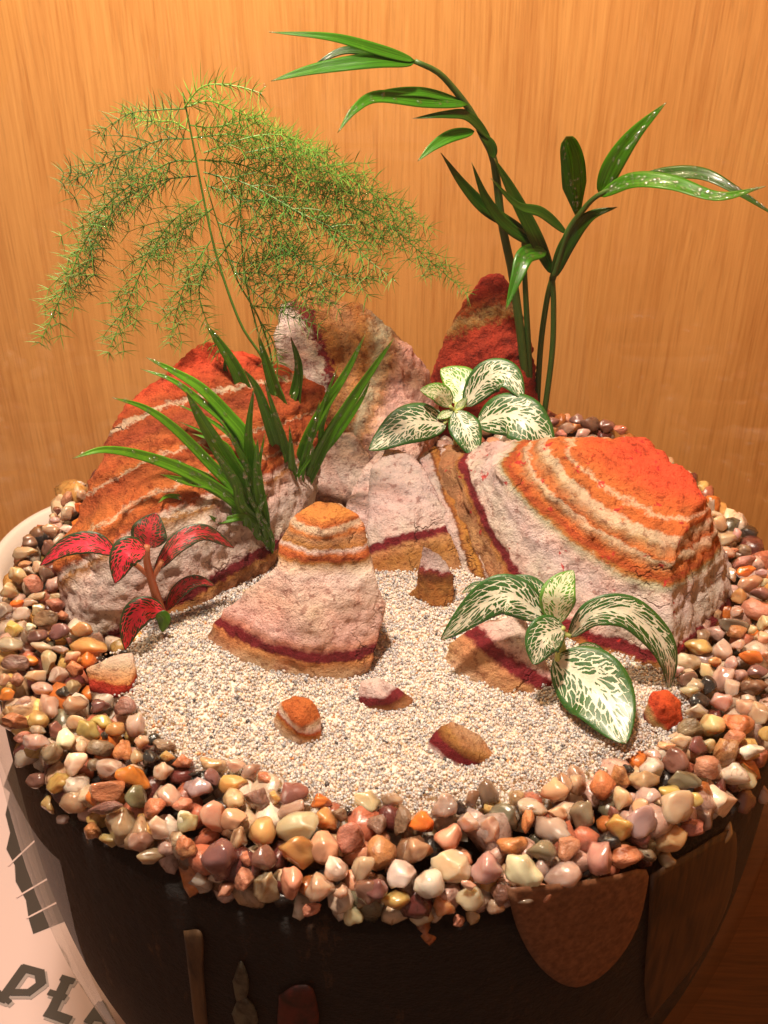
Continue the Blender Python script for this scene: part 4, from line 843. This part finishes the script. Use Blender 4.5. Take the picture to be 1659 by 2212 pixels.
pal_ = [([(520, 155), (400, 118), (250, 78), (48, 62)], (.075, .060), 13, M_pl, 'blade'), ([(520, 160), (400, 152), (200, 180), (55, 220)], (.075, .055), 18, M_pl, 'blade'), ([(480, 152), (300, 120), (170, 187)], (.075, .066), 10, M_pld, 'blade'),
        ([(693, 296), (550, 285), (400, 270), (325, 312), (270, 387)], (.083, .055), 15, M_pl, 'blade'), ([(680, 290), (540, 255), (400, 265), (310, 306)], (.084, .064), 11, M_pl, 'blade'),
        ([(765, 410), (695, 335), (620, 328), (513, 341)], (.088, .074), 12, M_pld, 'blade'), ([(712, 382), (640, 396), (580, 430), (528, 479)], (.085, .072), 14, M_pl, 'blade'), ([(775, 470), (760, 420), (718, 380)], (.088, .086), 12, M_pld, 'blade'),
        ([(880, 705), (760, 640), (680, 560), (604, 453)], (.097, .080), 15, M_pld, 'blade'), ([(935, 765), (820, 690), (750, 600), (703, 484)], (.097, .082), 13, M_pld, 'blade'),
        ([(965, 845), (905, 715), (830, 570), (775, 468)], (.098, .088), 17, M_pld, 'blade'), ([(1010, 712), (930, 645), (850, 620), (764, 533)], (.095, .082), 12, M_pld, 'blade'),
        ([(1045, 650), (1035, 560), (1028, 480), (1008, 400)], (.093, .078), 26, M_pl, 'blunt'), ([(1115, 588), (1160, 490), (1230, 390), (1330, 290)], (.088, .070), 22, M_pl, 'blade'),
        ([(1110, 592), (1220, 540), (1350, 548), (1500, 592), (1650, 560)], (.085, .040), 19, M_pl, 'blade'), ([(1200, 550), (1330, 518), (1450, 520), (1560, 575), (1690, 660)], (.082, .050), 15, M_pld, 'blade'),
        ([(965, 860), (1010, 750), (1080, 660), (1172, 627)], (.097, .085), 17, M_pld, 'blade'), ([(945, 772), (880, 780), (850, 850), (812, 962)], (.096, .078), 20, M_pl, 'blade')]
SP = []
for i, (l, ys, hw, mt, pr) in enumerate(pal_):
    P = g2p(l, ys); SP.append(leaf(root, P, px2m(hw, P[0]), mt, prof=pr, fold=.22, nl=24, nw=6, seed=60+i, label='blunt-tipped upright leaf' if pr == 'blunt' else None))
droplets(root, [SP[14]]*4+[SP[15]]*2+[SP[12], SP[13], SP[3], SP[17]], 240, .00025, .0008, 8)

# asparagus fern
root = empty('asparagus_fern', Yp(590, 1020, .045), 'feathery asparagus fern arching over the rocks at the left', 'fern')
def needles(T_parts, P, axis_, n, L, rs, r=.00014):
    a = nrm(np.cross(axis_, (.2, .5, .8))); b = np.cross(axis_, a); ph = rs.uniform(0, 6)
    for k in range(n):
        th = ph+2*math.pi*k/n+rs.uniform(-.4, .4); el = rs.uniform(.75, 1.6)
        d = nrm(axis_*math.cos(el)+(a*math.cos(th)+b*math.sin(th))*math.sin(el)); l = L*rs.uniform(.6, 1.15)
        m_ = P+d*l*.55; e = P+d*l+axis_*l*.05+np.array([0, 0, -l*.04]); s = nrm(np.cross(d, CAMDIR)); t = np.cross(d, s)
        o = T_parts['n']; V = T_parts['V']; F = T_parts['F']
        for q, rr in ((P, r), (m_, r*.85)):
            for w_ in range(3): V.append(q+rr*(s*math.cos(w_*2.094)+t*math.sin(w_*2.094)))
        V.append(e)
        for w_ in range(3): w2 = (w_+1) % 3; F.append((o+w_, o+w2, o+3+w2, o+3+w_)); F.append((o+3+w_, o+3+w2, o+6))
        T_parts['n'] += 7
def stemline(TP, P, r0, r1):
    V, F = tube(P, np.linspace(r0, r1, len(P)), 5); o = TP['n']; TP['V'] += V; TP['F'] += [tuple(i+o for i in f) for f in F]; TP['n'] += len(V)
for l, r0 in (([(598, 1010, .045), (595, 900, .044), (575, 790, .043), (520, 700, .041), (470, 560, .040), (440, 430, .039), (415, 300, .038), (395, 200, .037)], .00085),
              ([(600, 1000, .048), (590, 800, .046), (560, 690, .044), (510, 600, .042), (470, 480, .041), (440, 380, .040)], .0006), ([(602, 1000, .043), (570, 780, .042), (530, 600, .048), (520, 450, .052), (530, 330, .054)], .00055)):
    P = catmull([Yp(*q) for q in l], 40); V, F = tube(P, np.linspace(r0*.75, r0*.3, 40), 8); mk('stem', V, F, M_fern, root)
br = [([(398, 232), (440, 186), (510, 186), (572, 204)], .037, .030, 2, 0), ([(400, 235), (340, 238), (280, 246), (212, 288)], .037, .026, 1, 0), ([(410, 300), (350, 302), (290, 325), (200, 368), (132, 402)], .038, .022, 1, 1),
      ([(412, 298), (500, 290), (570, 305), (640, 330), (710, 372), (800, 405)], .038, .060, 2, 1), ([(400, 232), (450, 218), (510, 240), (560, 262), (612, 284)], .037, .052, 2, 0), ([(412, 285), (370, 262), (320, 262), (262, 240)], .038, .048, 2, 0),
      ([(425, 350), (370, 350), (290, 395), (225, 450), (180, 530), (140, 620), (110, 690), (82, 745)], .039, .012, 0, 1), ([(440, 430), (370, 480), (325, 550), (290, 620), (258, 700), (235, 762)], .040, .022, 0, 1),
      ([(455, 520), (410, 590), (385, 660), (365, 745)], .041, .030, 0, 1), ([(430, 345), (520, 355), (620, 395), (720, 430), (830, 480), (930, 565), (1008, 632)], .039, .075, 0, 1),
      ([(440, 372), (540, 400), (640, 455), (740, 505), (795, 560), (848, 602)], .040, .018, 0, 1), ([(470, 480), (560, 515), (650, 560), (740, 598), (832, 602)], .042, .022, 0, 1), ([(505, 590), (570, 592), (640, 622), (725, 632)], .042, .030, 0, 1),
      ([(530, 330), (620, 318), (720, 362), (820, 430), (932, 495)], .054, .070, 0, 1), ([(520, 600), (560, 640), (620, 680), (690, 702)], .044, .030, 0, 0), ([(440, 330), (560, 292), (640, 300), (685, 332)], .039, .050, 2, 0),
      ([(450, 560), (430, 630), (450, 705), (475, 770)], .041, .034, 0, 0), ([(520, 430), (600, 440), (680, 480), (760, 520)], .052, .060, 0, 1), ([(460, 450), (420, 480), (360, 520), (320, 560)], .041, .050, 0, 1),
      ([(560, 690), (590, 740), (600, 800), (590, 850)], .044, .036, 0, 0), ([(425, 380), (350, 390), (270, 430), (215, 500), (180, 590), (150, 650)], .040, .032, 1, 1), ([(500, 520), (470, 560), (440, 590), (400, 620)], .045, .050, 0, 0),
      ([(445, 400), (520, 430), (600, 500), (660, 580)], .041, .030, 0, 1), ([(530, 340), (600, 350), (690, 400), (770, 470), (840, 560)], .054, .062, 0, 1), ([(408, 270), (460, 275), (520, 260), (575, 250)], .038, .046, 2, 0),
      ([(490, 560), (530, 570), (590, 555), (640, 540)], .045, .036, 0, 1), ([(540, 660), (590, 665), (650, 660), (700, 650)], .044, .056, 0, 0)]
rs = random.Random(11)
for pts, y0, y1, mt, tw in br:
    n_ = len(pts); P = catmull([Yp(x, y, y0+(y1-y0)*k/(n_-1)) for k, (x, y) in enumerate(pts)], 60)
    seg = np.linalg.norm(np.diff(P, axis=0), axis=1); L = np.concatenate([[0], np.cumsum(seg)]); tot = L[-1]
    TP = {'V': [], 'F': [], 'n': 0}; stemline(TP, P[::3], .00028, .00012)
    at = lambda d: np.array([np.interp(d, L, P[:, k]) for k in range(3)])
    T = lambda d: nrm(at(min(d+.001, tot))-at(max(0, d-.001)))
    d = .002
    while d < tot:
        needles(TP, at(d), T(d), rs.choice((6, 7, 8)), .0085*(1-.3*d/tot), rs); d += .0024
    if tw:
        d = tot*.08; side = 1
        while d < tot*.86:
            t = T(d); s = nrm(np.cross(t, CAMDIR))*side; side = -side
            dr = nrm(t*rs.uniform(.6, 1.)+s*rs.uniform(.5, .9)+CAMDIR*rs.uniform(-.35, .35)); ln = rs.uniform(.007, .014)*(1-.5*d/tot)
            q = [at(d)+dr*ln*k/6+t*ln*.3*(k/6)**2+np.array([0, 0, -.12*ln*(k/6)**2]) for k in range(7)]
            stemline(TP, np.array(q), .0002, .0001)
            for k in (2, 4, 6): needles(TP, q[k], nrm(q[k]-q[k-1]), rs.choice((5, 6, 7)), .0066, rs)
            d += rs.uniform(.0027, .0048)
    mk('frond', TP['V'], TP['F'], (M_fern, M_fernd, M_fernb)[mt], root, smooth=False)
parts = []
for _ in range(70):
    pts, y0, y1, mt, tw = rs.choice(br); a = rs.random(); P = catmull([Yp(x, y, y0+(y1-y0)*k/(len(pts)-1)) for k, (x, y) in enumerate(pts)], 20)
    p = P[int(a*19)]+np.array([rs.uniform(-.003, .003), rs.uniform(-.003, 0), rs.uniform(-.003, .003)]); parts.append((DB[0]*rs.uniform(.0003, .0006)+p, [tuple(map(int, f)) for f in DB[1]]))
V, F = merge(parts); o = mk('water_droplets', V, F, M_drop, root); o['kind'] = 'stuff'

# ------------------------------------------------------------ white tub and printed sheet at the left
M_white = plain('white_plastic', (.72, .66, .62), .38); M_paper = plain('white_paper', (.60, .45, .42), .6); M_ink = plain('dark_ink', (.035, .028, .024), .5); M_inks = plain('grey_ink', (.30, .25, .235), .5)
tz = -.13
cpt = Zp(205, 1200, tz); cpt[1] = .187; cx_ = -.163
prof = [(.0005, -.258), (.052, -.258), (.0535, -.262), (.055, -.258), (.058, tz-.010), (.0615, tz-.009), (.0625, tz-.002), (.0605, tz), (.0565, tz-.001), (.0555, tz-.012), (.051, -.256), (.0005, -.255)]
V, F = lathe(prof, 96); V = np.array(V)+np.array([cx_, .187, 0])
tag(mk('plastic_tub', V, F, M_white, loc=(cx_, .187, -.262)), 'white round plastic tub with a thick rim behind the bowl at the left', 'tub')
ts = -.2612
def sheet_poly(pts, z0, z1):
    n_ = len(pts); V = [(*p, z1) for p in pts]+[(*p, z0) for p in pts]; F = [tuple(range(n_))]+[tuple(range(2*n_-1, n_-1, -1))]+[(i, n_+i, n_+(i+1) % n_, (i+1) % n_) for i in range(n_)]
    return V, F
root = empty('printed_sheet', (-.2, .02, -.262), 'white sheet printed with dark letters and a dark emblem, beside the bowl', 'sheet')
V, F = sheet_poly([(-.30, -.045), (-.118, -.065), (-.125, .26), (-.30, .27)], -.2618, ts); mk('paper', V, F, M_paper, root, smooth=False)
em = [Zp(x, y, ts)[:2] for x, y in [(8, 1700), (22, 1712), (12, 1760), (22, 1800), (14, 1835), (32, 1870), (34, 1905), (56, 1945), (62, 1985), (72, 2018), (180, 1975), (300, 1900), (250, 1700), (120, 1600), (30, 1640)]]
V, F = sheet_poly(em, ts+.0001, ts+.0004); mk('emblem', V, F, M_ink, root, smooth=False)
for (xa, ya, xb, yb) in ((18, 1872, 200, 1700), (36, 1940, 220, 1830), (58, 1985, 260, 1880)):
    a = Zp(xa, ya, ts)[:2]; b = Zp(xb, yb, ts)[:2]; d = nrm(b-a); s = np.array([-d[1], d[0]])*.0005
    V, F = sheet_poly([a-s, b-s, b+s, a+s], ts+.0005, ts+.0007); mk('emblem_line', V, F, M_paper, root, smooth=False)
def strokes(name, lst, w, z, mat, dx=0, dy=0):
    parts = []
    for i, (x0, y0, x1, y1, ww) in enumerate(lst):
        a = Zp(x0+dx, y0+dy, ts)[:2]; b = Zp(x1+dx, y1+dy, ts)[:2]; d = nrm(b-a); s = np.array([-d[1], d[0]])*w*ww
        parts.append(sheet_poly([a-s-d*w*.4, b-s+d*w*.4, b+s+d*w*.4, a+s-d*w*.4], z, z+.0003+i*.00001))
    V, F = merge(parts); return mk(name, V, F, mat, root, smooth=False)
f3 = lambda l: [(x0*.3305, 1481+y0*.3305, x1*.3305, 1481+y1*.3305, w) for x0, y0, x1, y1, w in l]
P_ = f3([(10, 2060, 160, 1850, 1), (150, 1850, 260, 1880, .8), (260, 1880, 270, 1950, 1), (270, 1950, 190, 2010, .8), (190, 2010, 90, 2010, .7), (-20, 2000, 60, 2070, .5)])
L_ = f3([(440, 1920, 340, 2130, 1), (310, 2140, 450, 2190, .9), (330, 2010, 420, 2040, .6), (410, 1915, 475, 1935, .6)])
A_ = f3([(660, 2090, 580, 2200, .9), (650, 2090, 730, 2250, 1), (600, 2170, 720, 2190, .6)])
for s in (P_, L_, A_):
    strokes('letter_shadow', s, .0030, ts+.0001, M_inks, 3, 5)
    strokes('letter', s, .0025, ts+.0005, M_ink)
